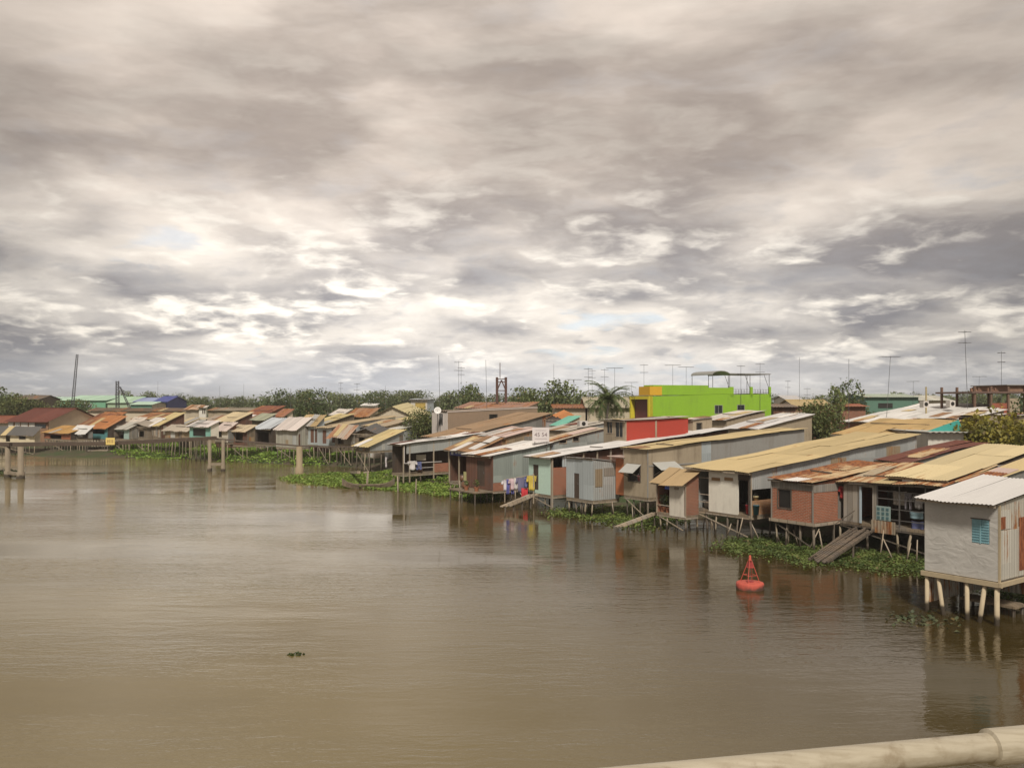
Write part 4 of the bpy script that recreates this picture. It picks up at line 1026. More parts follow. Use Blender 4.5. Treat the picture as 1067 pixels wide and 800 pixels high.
# --- brown roof house with blue banner porch
h10 = house('brown tin roofed house with a blue banner across its porch', (497, 469.3), 63, 467.5, (523, 457), .9, tin((.31, .18, .095), .12), W_WOODDARK, W_WOODRED, oh=(.4, .15), frontwall=False, nst=4, sidewall=False)
q = MB(); q.box(-h10.w + .3, -.4, -.06, -.02, h10.z0 - .52, h10.z0 - .06); bn = add(h10, 'banner', q, plain((.045, .05, .22), .6))
q = MB(); q.box(-h10.w + .5, -h10.w + .8, -.08, -.062, h10.z0 - .45, h10.z0 - .15); 
for i in range(5): q.box(-h10.w + 1.1 + .4 * i, -h10.w + 1.36 + .4 * i, -.08, -.062, h10.z0 - .36, h10.z0 - .22)
q.build('banner_mark', plain((.55, .55, .6), .6), bn)
q = MB()
for x_ in (-h10.w + .1, -h10.w * .62, -.5, -.05): q.bar((x_, .0, .8), (x_, .0, h10.z0 - .06), .09)
add(h10, 'porch_post', q, POST)
q = MB(); q.box(-h10.w, -.1, 1.55, 1.6, .9, 3.2); add(h10, 'inner_wall', q, W_WOODRED)
q = MB(); q.box(-1.9, -.2, .02, .06, 1.1, 1.75); add(h10, 'counter_panel', q, plain((.45, .42, .20), .6))
q = MB(); q.box(-1.35, -.75, 1.5, 1.54, 2.0, 2.9); add(h10, 'window', q, plain((.5, .48, .45), .4))
h10.wall('side', W_WOODRED, [], .05, h10.L, .9)
house('orange plank gabled house rising behind the brown tin roof', (527, 455.5), 67, 501, (560, 446.5), .9, SALMON, wood((.42, .22, .09), .35), W_TINTAN, stilts=False, oh=(.2, .2))

# --- long pale roof with grey tin fascia and open veranda
h11 = house('long pale roofed house with grey tin skirt over an open veranda', (420, 463.2), 73, 408, (503, 451.5), .85, PALE, W_WOODDARK, W_WOODDARK, d=(.78, .62), oh=(.35, .2), frontwall=False, sidewall=False, nst=3)
y427, y467, y453 = [h11.on_side(v, 485)[0] for v in (427, 468, 452)]
q = MB(); 
def zt11(y): return h11.zr(0, y) - .05
q.hexa([(-.06, .35, 2.55), (0, .35, 2.55), (0, h11.L - .1, 2.95), (-.06, h11.L - .1, 2.95)], [(-.06, .35, zt11(.35)), (0, .35, zt11(.35)), (0, h11.L - .1, zt11(h11.L - .1)), (-.06, h11.L - .1, zt11(h11.L - .1))]); add(h11, 'upper_skirt', q, W_TIN)
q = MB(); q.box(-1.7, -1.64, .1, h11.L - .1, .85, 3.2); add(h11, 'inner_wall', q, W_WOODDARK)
q = MB(); q.box(-.06, .0, y453, y467 + 2, .85, 1.6); add(h11, 'parapet', q, W_BRICK)
q = MB()
for y_ in (.05, y427, y453, y467): q.bar((-.03, y_, .1), (-.03, y_, zt11(y_)), .09)
add(h11, 'veranda_post', q, POST)
q = MB(); q.bar((.02, y427 - .6, 1.75), (.02, y453 + .8, 1.75), .07, .05); q.bar((.02, .1, 1.75), (.02, .1, h11.z0 - .1), .06); q.bar((-.03, y427, 1.3), (-.03, y453, 1.3), .04)
add(h11, 'handrail', q, plain((.60, .56, .54), .6))
garment('shirt', .75, .8, (.62, .58, .58), on(h11, .08, y427 + .2, 1.95), rz(h11) + 1.2, 'white shirt draped over the pale veranda rail', 2)
garment('trousers', .55, .7, (.12, .14, .30), on(h11, .10, y427 + .85, 1.85), rz(h11) + 1.2, 'blue trousers draped beside a white shirt on the veranda rail', 3)
garment('towel', .9, .5, (.52, .46, .38), on(h11, -.6, (y427 + y453) / 2 + .3, 2.4), rz(h11) + 1.4, 'cream bundle of cloth hung inside the veranda under the grey skirt', 4)
garment('towel', .35, .9, (.55, .5, .52), on(h11, -h11.w - .4, -.3, 2.2), rz(h11), 'pale narrow cloth hanging in the dark front of the long pale roof house', 6)
house('long brown roofed shed between the pink concrete block and the veranda house', (474, 456.5), 81, 440.5, (574, 431), .85, tin((.33, .22, .13), .2), W_WOODRED, W_TINDARK, d=(.78, .62), stilts=False, oh=(.2, .2))

# --- concrete long house with pale end
h13 = house('long bare concrete house with a pale end wall and small window', (466, 429), 91, 450, (560, 424.5), .8, tin((.34, .27, .22), .2), plaster((.62, .56, .52), .2), plaster((.32, .23, .16), .4), d=(.80, .60), stilts=False, oh=(.05, .05),
            fo=[(457.5, 461.5, 431, 443, ('window', GLASS, plain((.6, .55, .52))))], so=[(510, 518, 432, 438.5, ('dark', POSTDARK))])
q = MB(); q.bar((-.03, .0, h13.z0), (-.03, h13.L, h13.zb), .16, .14); add(h13, 'coping', q, plaster((.58, .50, .44), .3))
house('faded red gable roofed house behind the long concrete wall', (545, 425.5), 103, 474, (560, 419.5), .8, tin((.36, .20, .14), .4), W_CREAM, W_CREAM, stilts=False, oh=(.2, .2), d=(.5, .87))

# ================================================================== the second row of roofs, between the river front and the lime building
h = house('pale grey block house with two tall windows and a big red flank', (652, 438.5), 62, 629, (717, 435), .8, tin((.44, .40, .34), .1), W_CONC, plaster((.42, .055, .035), .2, (.25, .05, .04)), oh=(.25, .15), stilts=False,
          fo=[(632.5, 638, 439.5, 451, ('window', GLASS)), (641.5, 649, 440, 455, ('window', GLASS))], d=(.86, .5), gable=None)
q = MB(); q.box(-.035, .03, h.L * .46, h.L * .46 + .14, .8, h.zr(0, h.L * .5) - .1); add(h, 'pilaster', q, W_CONC)
house('bare concrete annexe with dark window joined to the red flanked house', (722, 438), 66, 712, (742, 435), .8, tin((.40, .36, .32), .1), W_CONC, W_CONC, so=[(726, 731, 441, 448, ('dark', POSTDARK))], stilts=False, oh=(.1, .1))
house('low tin house with pale strip roof behind the notice board', (577, 460), 66, 562, (630, 446.5), .8, tin((.50, .42, .32), .3), W_TINBLUE, tin((.36, .39, .37), .12, True), stilts=False, oh=(.2, .15), so=[(583, 590, 456, 461.5, ('dark', POST)), (597, 603, 453.5, 459.5, ('dark', POST))])
house('grey sheet roofed house under the coconut palm', (592, 449), 72, 566, (633, 440), .8, tin((.46, .42, .36), .12), W_CONC, W_TIN, stilts=False, oh=(.1, .1))
house('turquoise roofed hut behind the notice board', (586, 443), 78, 574, (604, 434.5), .8, tin((.18, .46, .36), .05), W_CREAM, W_CREAM, stilts=False, patches=0, oh=(.15, .15))
house('orange roofed pale walled house behind the notice board', (587, 437), 84, 569, (596, 433), .8, tin((.48, .20, .07), .1), plaster((.45, .42, .42), .3), W_CREAM, stilts=False, oh=(.15, .15), gable=.5)
house('long tan strip roofed house at the foot of the lime building', (648, 458), 60, 634, (836, 440.5), .8, TAN, W_TIN, W_TINDARK, stilts=False, oh=(.1, .1)) if False else None
house('white roofed grey block house beneath the lime building windows', (757, 437.5), 74, 730, (797, 428.5), .8, tin((.58, .53, .48), .08), W_CONC, W_CONC, stilts=False, oh=(.2, .15), fo=[(733, 738, 439, 446, ('dark', POST))])
h = house('broad pale grey sheet roofed house in front of the lime building', (790, 446.5), 68, 757, (846, 431.5), .8, tin((.58, .56, .55), .04, metal=.1), W_CONC, W_CONC, stilts=False, oh=(.2, .2))
house('brownish grey roofed house just before the olive green tree', (822, 445.5), 76, 797, (842, 434), .8, tin((.30, .24, .20), .2), W_CONC, W_CONC, stilts=False, oh=(.15, .15))
house('small pale roofed hut behind the olive green tree', (836, 433.5), 90, 806, (846, 430.5), .8, tin((.55, .48, .38), .2), W_CREAM, W_CREAM, stilts=False, oh=(.15, .15))
# right hand roofs
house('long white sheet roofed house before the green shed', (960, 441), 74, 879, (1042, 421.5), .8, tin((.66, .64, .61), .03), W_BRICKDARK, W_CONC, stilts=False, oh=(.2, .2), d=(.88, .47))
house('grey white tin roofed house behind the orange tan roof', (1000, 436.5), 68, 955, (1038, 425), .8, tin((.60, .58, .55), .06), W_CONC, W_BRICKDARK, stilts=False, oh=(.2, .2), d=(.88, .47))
house('small white roofed house beside the unfinished brick storey', (1020, 433.5), 63, 999, (1046, 427), .8, tin((.66, .63, .60), .05), W_WOODRED, W_CONC, stilts=False, oh=(.3, .2), d=(.88, .47))
house('white roofed block house at the end of the yellow green bushes', (1062, 433), 60, 1040, (1095, 431), .8, tin((.62, .59, .55), .05), W_CONC, W_CONC, stilts=False, oh=(.2, .2), d=(.88, .47))
def gwall(px0, px1, pxa, pyb, pya, Y, mat, name, label, cat):
    q = MB(); a, b, c_ = atY(px0, pyb, Y), atY(px1, pyb, Y), atY(pxa, pya, Y); e = Vector((.05, .14, 0))
    q.add([a, b, c_, a + e, b + e, c_ + e], [(0, 1, 2), (5, 4, 3), (0, 3, 4, 1), (1, 4, 5, 2), (2, 5, 3, 0)])
    return tag(q.build(name, mat), label, cat)
gwall(957, 1005, 999, 452.5, 437.5, 54.6, W_TEAL, 'gable_wall', 'turquoise painted gable wall between tan and maroon roofs', 'gable wall')

# ================================================================== lime green building
h = house('large lime green flat roofed building with yellow river front', (676, 412.5), 92, 656, (803.5, 410), .8, W_CONCGREY if False else tin((.3, .3, .3), .05), plaster((.66, .56, .04), .1, (.4, .35, .05)), plaster((.27, .49, .03), .38, (.17, .27, .05)), d=(.93, .36), stilts=False, oh=(.0, .0), ragged=0,
          frontwall=False, sidewall=False, name='lime_building', cat='building')
LIME = plaster((.27, .49, .03), .38, (.17, .27, .05)); YEL = plaster((.66, .56, .04), .1, (.4, .35, .05))
zf = lambda px, py: h.on_side(px, py)
h.wall('side', LIME, [op(h.on_side, 745, 752.5, 422.5, 430.5, ('window', GLASS, W_CONCGREY)), op(h.on_side, 768.5, 775.5, 422, 428, ('window', GLASS, W_CONCGREY))], .1, h.L, .8)
for x0, x1, py in ((681, 716, 401), (716, 738, 401.3), (738, 763, 403.8)):
    y0, y1 = h.on_side(x0, 410)[0], h.on_side(x1, 410)[0]
    q = MB(); q.box(-h.w * .5, -.004, y0, y1 - .002, h.z0 + .08, zat(py, h.C.y + h.d.y * y0)); add(h, 'parapet', q, LIME)
for x0, x1 in ((761, 764.5), (782, 784.5), (801.5, 803.5)):
    y0, y1 = h.on_side(x0, 410)[0], h.on_side(x1, 410)[0]; q = MB(); q.box(-.2, .0, y0, y1, h.z0 - .1, zat(403, h.C.y + h.d.y * y0)); add(h, 'parapet', q, LIME)
q = MB(); y0, y1 = h.on_side(764.5, 410)[0], h.on_side(801.5, 410)[0]
for z_ in (.25, .5, .75): q.bar((-.1, y0, h.z0 + z_), (-.1, y1, h.z0 + z_), .03)
for i in range(14): q.bar((-.1, y0 + (y1 - y0) * i / 13, h.z0), (-.1, y0 + (y1 - y0) * i / 13, h.z0 + .75), .03)
add(h, 'railing', q, METAL)
q = MB(); zt_ = h.z0; q.box(-h.w, -h.w + .25, 0, .5, 2, zt_); q.box(-.28, 0, 0, .5, 2, zt_); q.box(-h.w + .25, -.28, 0, .5, zt_ - .35, zt_); add(h, 'front_frame', q, YEL)
q = MB(); q.box(-h.w + .25, -.28, .55, .62, 1, zt_ - .35); add(h, 'recess_wall', q, plain((.16, .05, .055), .7))
q = MB(); q.box(-h.w * .55, .03, .1, 1.6, zt_ + .08, zt_ + 1.02); add(h, 'front_parapet', q, plaster((.70, .40, .03), .1, (.4, .3, .05)))
# roof terrace canopy
q = MB(); y0, y1, y2 = [h.on_side(v, 400)[0] for v in (743.5, 762, 804)]
zc = zat(390.5, h.C.y + h.d.y * y0)
for i in range(8):
    a0, a1 = PI * i / 8, PI * (i + 1) / 8; c_, r_ = (y0 + y1) / 2, (y1 - y0) / 2
    q.hexa([(-4.5, c_ - r_ * math.cos(a0), zc + .42 * math.sin(a0)), (-.2, c_ - r_ * math.cos(a0), zc + .42 * math.sin(a0)), (-.2, c_ - r_ * math.cos(a1), zc + .42 * math.sin(a1)), (-4.5, c_ - r_ * math.cos(a1), zc + .42 * math.sin(a1))],
           [(-4.5, c_ - r_ * math.cos(a0), zc + .47 + .42 * math.sin(a0) - .4), (-.2, c_ - r_ * math.cos(a0), zc + .07 + .42 * math.sin(a0)), (-.2, c_ - r_ * math.cos(a1), zc + .07 + .42 * math.sin(a1)), (-4.5, c_ - r_ * math.cos(a1), zc + .07 + .42 * math.sin(a1))])
add(h, 'arched_canopy', q, tin((.33, .33, .31), .1))
q = MB(); q.box(-4.5, -.2, y1, y2, zc + .10, zc + .17); q.box(-4.5, -.15, y1 - .1, y2 + .1, zc + .18, zc + .22); add(h, 'flat_canopy', q, tin((.50, .50, .49), .05))
for y_ in (y0 + .1, y1, (y1 + y2) / 2, y2 - .1):
    for x_ in (-.3, -4.4):
        q = MB(); q.bar((x_, y_, h.z0), (x_, y_, zc + .1), .045)
        if y_ > y0 + 1 and x_ > -1: q.bar((-.3, y_, h.z0 + .8), (-.3, y_ - .7, zc + .1), .035)
        add(h, 'canopy_post', q, METAL)

# ================================================================== far bank, nearest row then the rows behind
FD = (.62, .78)
def fh(label, near, left, back, Y, floor=None, roof=TAN, front=W_WOOD, side=W_WOOD, fo=(), so=(), d=FD, **k):
    st = floor is not None
    return house(label, near, Y, left, back, zat(floor, Y) if st else .8, roof, front, side, d=d, fo=fo, so=so, stilts=st, **k)
DOORW = ('door', W_WOODRED)
fh('low yellow roofed house whose roof nearly reaches the weeds', (385, 464.8), 370.5, (421, 448), 84, 470, YELLOW, W_WOOD, W_TIN)
fh('grey arched barn of old boards beside the low yellow roof', (396, 451.5), 370, (404, 447.5), 90, 466, DARKGREY, W_WOOD, W_WOOD, gable=.6, d=(.4, .9), so=[(397, 400, 455, 463, 'hole')], fo=[(374, 380, 456, 465, 'hole')])
fh('pale tin roofed shack just above the low yellow roof', (411, 448), 401, (446, 440), 94, None, tin((.56, .54, .48), .1), W_TIN, W_TIN)
fh('small shack with buckled rusty roof sheets beside the grey barn', (367, 449), 349, (371, 444.5), 92, 463, tin((.48, .40, .33), .5, rc=((.24, .09, .04), (.40, .2, .1))), W_WOODGREY, W_WOOD, ragged=.5, oh=(.7, .3), fo=[(352, 358, 452, 463, 'hole')])
fh('long tan roofed tin house with a red brown door', (343, 445.5), 331, (412, 433.5), 94, 464.5, tin((.47, .37, .23), .12), W_TINBLUE, W_TINBLUE, so=[(346, 351, 447, 461, DOORW)], fo=[(336, 340, 448, 462, DOORW)])
fh('grey tin house with twin red brown doors and short tan roof', (331, 441.5), 312, (338, 434), 97, 463.5, tin((.45, .33, .17), .2), W_TINBLUE, W_TINBLUE, fo=[(323.5, 327, 447, 461, DOORW), (328, 330.5, 447, 461, DOORW)])
fh('pale pinkish roofed plank house edged with rust', (310.5, 446.5), 287.5, (324, 435.7), 97, 466.5, tin((.62, .55, .51), .05), wood((.36, .34, .28), .4, plank=.25), wood((.36, .34, .28), .4, plank=.25), so=[(311.2, 313, 452, 465, DOORW)])
fh('blue grey roofed shack stacked with dark clutter', (283, 446), 266, (300, 436.5), 104, 463, BLUEGREY, W_WOODDARK, W_WOODDARK, fo=[(268, 280, 450, 461, 'hole')])
fh('tan roofed board house beside a dead vine heap', (257, 448.7), 239.5, (266, 443.5), 101, 464, tin((.50, .41, .28), .1), W_WOODRED, W_WOOD, fo=[(241, 253, 451, 461, 'hole')])
fh('pink white roofed hut with a dark panel and brick side', (237, 447.5), 224, (246, 441), 102, 461, tin((.60, .50, .45), .1), W_WHITE, W_WOODRED, fo=[(226, 231, 449, 455, ('dark', POST))])
fh('mint framed kiosk with a wide dark window', (219, 444), 197.5, (228, 439.5), 99, 456.5, tin((.62, .56, .53), .06), plain((.22, .44, .38), .6), W_WHITE, fo=[(201, 214.5, 446.5, 454.5, ('dark', plain((.25, .5, .42), .6)))])
fh('low brown plank shed beside the mint framed kiosk', (197, 448), 172, (204, 444), 104, 457, tin((.46, .40, .32), .1), W_TINTAN, W_WOOD)
fh('yellow roofed shack with dark open side', (167.5, 443), 157.5, (192, 430.5), 108, 456.5, YELLOW, W_WOOD, W_WOODRED)
fh('weathered two panel board shack under a low grey gable', (158, 444), 134, (164, 441.5), 109, 457, tin((.36, .31, .25), .15), W_WOOD, W_WOOD, gable=.35, fo=[(145, 150, 449, 455, 'hole')])
fh('grey roofed house with mint door frame and dark entrance', (134, 446.3), 113.5, (146, 440.5), 110, 457.5, tin((.42, .40, .35), .08), plain((.34, .46, .42), .6), W_WOODGREY, fo=[(119, 129, 449, 457, 'hole')])
fh('open fronted house with orange rust roof and teal panels', (111.5, 445.3), 90.5, (131, 434), 111, 457.5, ORANGE, plain((.10, .26, .27), .6), W_WOODDARK, fo=[(94, 109, 446.8, 452, 'hole')])
fh('white sheet porch hut next to the orange rust roof', (91, 449.8), 74, (97, 444.5), 110, 457.5, tin((.68, .66, .63), .04), W_WOODDARK, W_WOODDARK, fo=[(79, 86, 451.5, 455, ('window', plain((.5, .5, .5))))])
fh('tan awning stall with brick coloured panel', (73, 451), 46, (92, 445), 111, 458, tin((.46, .27, .09), .2), plain((.33, .12, .06), .8), W_WOODDARK, fo=[(52, 64, 453, 457, 'hole')])
fh('long low grey roofed house with cream wall and dark openings', (36, 451.5), -14, (42, 445.5), 112, 461.5, DARKGREY, plaster((.62, .54, .38), .3), W_CREAM, fo=[(6, 10.5, 454, 460, 'hole'), (20, 26.5, 453.5, 457.5, ('dark', POST))], d=(.3, .95))
# second row
def gab(label, px0, px1, py_e, py_r, Y, D_, roof, wall, gmat, zb=.8, hip=0.0, ops=(), cat='house', name='gabled_house', rot=.0, trans=False):
    """ridge parallel to the river: eaves towards the camera between px0 and px1, D_ metres deep"""
    a, b = atY(px0, py_e, Y), atY(px1, py_e, Y); w_ = (b - a).length; ze = a.z; zr_ = zat(py_r, Y + D_ / 2)
    root = empty(name, (a.x, a.y, 0), rot, label, cat)
    q = MB(); q.box(0, w_, 0, .12, zb, ze); q.box(0, w_, D_ - .12, D_, zb, ze); q.build('wall', wall, root)
    q = MB()
    for x_ in (0, w_ - .14):
        q.add([(x_, .125, zb), (x_, D_ - .125, zb), (x_, D_ - .125, ze), (x_, D_ / 2, zr_ - .05), (x_, .125, ze), (x_ + .14, .125, zb), (x_ + .14, D_ - .125, zb), (x_ + .14, D_ - .125, ze), (x_ + .14, D_ / 2, zr_ - .05), (x_ + .14, .125, ze)],
              [(0, 4, 3, 2, 1), (5, 6, 7, 8, 9), (0, 5, 9, 4), (4, 9, 8, 3), (3, 8, 7, 2), (2, 7, 6, 1)])
    q.build('gable', gmat, root)
    q = MB(); rr = random.Random(int(px0)); n = max(1, int(w_ / 1.1)); sl_ = (zr_ - ze) / (D_ / 2)
    for i in range(n):
        x0, x1 = -.3 + (w_ + .6) * i / n, -.3 + (w_ + .6) * (i + 1) / n
        q.sheet(lambda x, y: ze + sl_ * (D_ / 2 - abs(y - D_ / 2)), x0, x1, -.5, D_ / 2, .36, .03, 4, 1, rr.uniform(-1, 1), .05)
        q.sheet(lambda x, y: ze + sl_ * (D_ / 2 - abs(y - D_ / 2)), x0, x1, D_ / 2, D_ + .4, .36, .03, 4, 1, rr.uniform(-1, 1), .05)
    ro = q.build('roof', roof, root)
    q = MB(); q.bar((-.3, D_ / 2, zr_ + .07), (w_ + .3, D_ / 2, zr_ + .07), .3, .08); q.build('ridge_cap', roof, ro)
    for x0, x1, y0, y1, m_ in ops:
        p0, p1 = atY(x0, y1, Y), atY(x1, y0, Y); q = MB(); q.box(p0.x - a.x, p1.x - a.x, -.05, -.004, p0.z, p1.z); wi = q.build('window', m_, root)
    return root
wins = [(9, 15.5, 439.5, 445, plain((.62, .6, .55), .6)), (18, 24, 439.5, 445, plain((.6, .58, .55), .6)), (25.5, 34, 440, 445, plain((.62, .6, .56), .6)), (36, 43, 440, 445, plain((.62, .6, .55), .6)), (44, 57, 441.5, 445.5, GLASS)]
gab('big maroon roofed house with whitish shop panels and beige gable', 8, 60, 438.5, 425.5, 122, 10, MAROON, plaster((.26, .15, .09), .3), plaster((.58, .47, .34), .2), ops=wins, rot=-.28)
gab('brick red roofed house behind the grove at the frame edge', -22, 14, 440, 433.5, 128, 7, tin((.26, .085, .045), .3), W_CREAM, W_CREAM)
fh('dark red roofed long house behind the orange rust roof', (99, 444.5), 80, (123, 432), 118, None, tin((.20, .075, .04), .45), W_CREAM, W_CREAM)
fh('rust orange roofed house with small chimney block on the far bank', (118, 437), 96, (131, 430), 124, None, tin((.38, .15, .06), .5), W_CREAM, W_CREAM)
fh('whitish patched roofed shack on the far bank', (146, 441), 134, (152, 436), 120, None, tin((.60, .53, .45), .2), W_CONC, W_WOOD)
fh('second whitish roofed shack tucked beside the long yellow roof', (160, 441.5), 150, (172, 436), 119, None, tin((.64, .60, .55), .05), W_WOOD, W_WOOD)
fh('brick coloured old roofed house in the far second row', (165, 436.5), 139, (185, 430.5), 130, None, tin((.30, .15, .08), .5), W_BRICKDARK, W_WOOD)
fh('straw roofed house beside the long yellow roof', (195, 441.5), 186, (208, 436), 113, None, tin((.52, .43, .27), .1), W_WOOD, W_WOOD)
fh('straw and grey patched roofed house above the mint kiosk', (208, 440), 196, (216, 436), 115, None, tin((.50, .44, .32), .2), W_WOOD, W_WOOD)
fh('grey timber house in the far second row above the kiosk', (240, 439), 214, (250, 434), 120, None, tin((.34, .28, .22), .3), W_TINTAN, W_WOOD)
fh('long tan roofed house below the dark red far roof', (245, 438.8), 225, (263, 430), 112, None, tin((.55, .45, .28), .06), W_WOODRED, W_WOODRED)
fh('dark red roofed long house in front of the tree belt', (268, 436), 245, (296, 423.5), 118, None, tin((.24, .085, .055), .4), W_WOOD, W_BRICKDARK)
fh('greenish grey roofed house between dark red roofs', (277, 436.7), 262.5, (287, 431.5), 110, None, tin((.32, .33, .24), .1), W_WOOD, W_TIN)
fh('cream gabled house beside the broad dark tree', (296, 433), 286, (305, 427), 114, None, tin((.34, .15, .09), .4), W_CREAM, plaster((.56, .48, .38), .25), so=[(297.5, 299, 433.5, 436, ('dark', POST))])
fh('straw yellow roofed house with red gable end', (341, 441), 326, (369, 432), 102, None, YELLOW, W_WOODRED, W_WOOD)
fh('tan strip roofed house with a rusty middle sheet', (402, 444), 378, (424, 438), 95, None, tin((.45, .36, .25), .35), W_WOOD, W_TINTAN, so=[(404, 407, 445, 449, 'hole')])
fh('yellow roofed tin walled house above the pale shack', (408, 443), 391, (442, 435), 98, None, YELLOW, W_WOOD, W_TIN)
fh('rusty patchwork roofed house behind the straw yellow roof', (385, 433), 362, (394, 426.5), 112, None, tin((.38, .22, .13), .5), W_WOOD, W_CREAM)
fh('small whitish roofed house at the edge of the tree belt', (358, 431.5), 345, (366, 427), 118, None, tin((.60, .55, .50), .1), W_CREAM, W_CREAM)
h = fh('pale yellow vault roofed hall behind the shacks', (432, 434), 389, (446, 430), 106, None, tin((.58, .50, .28), .04), W_CREAM, W_CREAM, gable=1.25, d=(.35, .94))
fh('white two storey house with a yellow balcony', (445, 416.5), 428, (452, 416), 120, None, BLUEGREY, plaster((.60, .56, .50), .15), plain((.50, .55, .58), .6), d=(.4, .92), fo=[(433, 443, 420, 426, ('window', plain((.50, .36, .10), .7), plain((.5, .38, .12))))])
fh('small white flat house with bright upper storey near the vault roof', (391, 422.5), 377, (394, 421), 122, None, tin((.68, .66, .63), .02), plaster((.68, .66, .62), .1), W_WHITE, d=(.3, .95))
fh('white cube shaped house with two dark slits in the far row', (214.5, 424), 207.5, (216, 423), 132, None, tin((.6, .55, .5), .05), plaster((.68, .65, .60), .1), W_WHITE, d=(.2, .97), fo=[(210.8, 212, 426, 431, ('dark', W_WHITE)), (212.8, 214, 426, 431, ('dark', W_WHITE))])
fh('salmon roofed low house next to the white cube shaped house', (207, 425.5), 194, (212, 422.5), 136, None, tin((.48, .33, .22), .15), W_CREAM, W_CREAM)
fh('long brown roofed shed behind the far second row', (262, 427.5), 217, (270, 425), 142, None, tin((.30, .25, .18), .2), W_CONC, W_CONC, d=(.2, .97))
fh('very long dark brown roofed shed below the green warehouse', (195, 428), 92, (203, 425.5), 146, None, tin((.15, .105, .07), .3), W_CREAM, W_CREAM, d=(.2, .97))
# far halls
GRN = tin((.30, .50, .36), .02, metal=.0, dirt=.2); 
gab('long pale green warehouse with a dark green ridge', 62, 110, 417.2, 412.3, 215, 22, tin((.42, .60, .46), .02, metal=0, dirt=.2), plain((.16, .38, .24), .6), plain((.20, .42, .27), .6), cat='warehouse', name='warehouse', ops=[(88, 90, 419, 424, plain((.6, .62, .6))), (91, 96, 420.5, 424.5, plain((.42, .47, .55)))])
gab('pale green gabled warehouse wing beside the lattice tower', 112, 137, 419.5, 413.5, 212, 16, tin((.40, .56, .40), .02, metal=0, dirt=.2), plain((.36, .48, .32), .6), plain((.36, .48, .32), .6), cat='warehouse', name='warehouse')
gab('lower pale green lean roof hall beside the blue roof', 136, 158, 421.5, 418.8, 192, 9, tin((.46, .62, .50), .02, metal=0, dirt=.2), plain((.12, .30, .22), .6), W_CREAM, cat='warehouse', name='warehouse')
gab('pale green roofed hall at the tree grove, nearest the mast', 44, 64, 416.5, 414, 218, 14, tin((.46, .62, .52), .02, metal=0, dirt=.2), plain((.45, .46, .40), .6), W_CREAM, cat='warehouse', name='warehouse')
gab('blue roofed hall with pale blue front slope', 139, 164, 418.5, 414.6, 205, 12, tin((.28, .33, .52), .02, metal=0, dirt=.2), plain((.05, .08, .24), .6), plain((.05, .07, .26), .6), cat='warehouse', name='warehouse')
gab('dark blue gabled hall end standing past the pale blue slope', 161, 174, 418.3, 413.0, 200, 12, tin((.06, .08, .30), .02, metal=0, dirt=.2), plain((.06, .08, .28), .6), plain((.05, .06, .22), .6), cat='warehouse', name='warehouse', ops=[(167, 168.6, 419.5, 423.5, plain((.5, .47, .42))), (170.5, 172, 419.5, 423.5, plain((.5, .47, .42)))])
gab('brown roofed house half hidden in the grove', 15, 40, 416, 412.2, 165, 8, tin((.15, .12, .09), .2), plain((.10, .09, .08)), W_WOOD)
gab('long pale green shed with a dark open side', 902, 957, 413.8, 411.2, 130, 9, tin((.40, .46, .37), .05), plain((.10, .20, .15), .7), plain((.12, .22, .17), .7), cat='shed', name='long_shed', ops=[(915, 930, 420, 425, DARK)])
gab('pale roofed hall joining the end of the long green shed', 957, 990, 417, 412.5, 132, 10, tin((.56, .55, .48), .05), W_CREAM, W_CREAM)
gab('white low house behind the lime building', 820, 835, 416.5, 412.8, 120, 6, tin((.60, .58, .57), .02), plaster((.58, .56, .54), .1), W_WHITE)
gab('straw yellow roofed house behind the olive green tree', 828, 865, 422.5, 417, 108, 6, tin((.52, .40, .20), .05), W_BRICKDARK, W_CREAM)
gab('brown walled low house between the lime building and the olive tree', 806, 829, 424, 421.5, 104, 6, tin((.20, .15, .11), .2), W_WOODRED, W_WOODRED)
gab('red roofed low house under the dense dark round tree', 878, 902, 423.5, 421.5, 98, 5, tin((.32, .11, .06), .3), W_BRICKDARK, W_BRICKDARK)
gab('rust red roofed house behind the grey sheet roof by the palm', 578, 610, 425, 422, 100, 6, tin((.30, .12, .07), .5), W_CREAM, W_CREAM)
gab('beige gabled house behind the coconut palm', 612, 657, 424, 414.5, 100, 8, tin((.40, .36, .26), .1), W_CREAM, W_CREAM)

gab('white walled low house before the turquoise gable', 967, 1004, 451, 449.8, 53, 5, tin((.45, .44, .40), .1), plaster((.66, .62, .55), .25), W_WHITE)
# unfinished concrete storey
root = empty('unfinished_building', atY(1013, 450, 76).to_2d().to_3d(), .05, 'unfinished concrete frame with a brick room on top', 'building')
S_ = 76 / F; px2 = lambda v: (v - 1013) * S_; zz2 = lambda v: zat(v, 76)
q = MB(); q.box(px2(1013), px2(1100), 0, 6, zz2(409.6), zz2(407.8)); q.build('slab', plaster((.16, .10, .08), .4), root)
for x_ in (1016, 1033.5, 1052, 1070):
    for y_ in (0.1, 5.4):
        q = MB(); q.box(px2(x_), px2(x_ + 2), y_, y_ + .2, .8, zz2(402.5)); q.build('column', plaster((.17, .10, .07), .4), root)
q = MB(); q.box(px2(1054), px2(1100), .3, 5.2, zz2(407.7), zz2(401.5)); q.build('brick_room', brick((.26, .13, .08), (.2, .09, .05)), root)
q = MB(); q.box(px2(1050.5), px2(1102), .0, 5.6, zz2(401.4), zz2(400.6)); q.build('roof', W_CONCGREY, root)
q = MB(); q.box(px2(1036), px2(1052.5), .22, .4, .8, zz2(420)); q.build('red_wall', plaster((.34, .10, .06), .3), root)
q = MB(); q.box(px2(1054.2), px2(1066), .22, .4, .8, zz2(415)); q.build('concrete_wall', W_CONC, root)
q = MB()
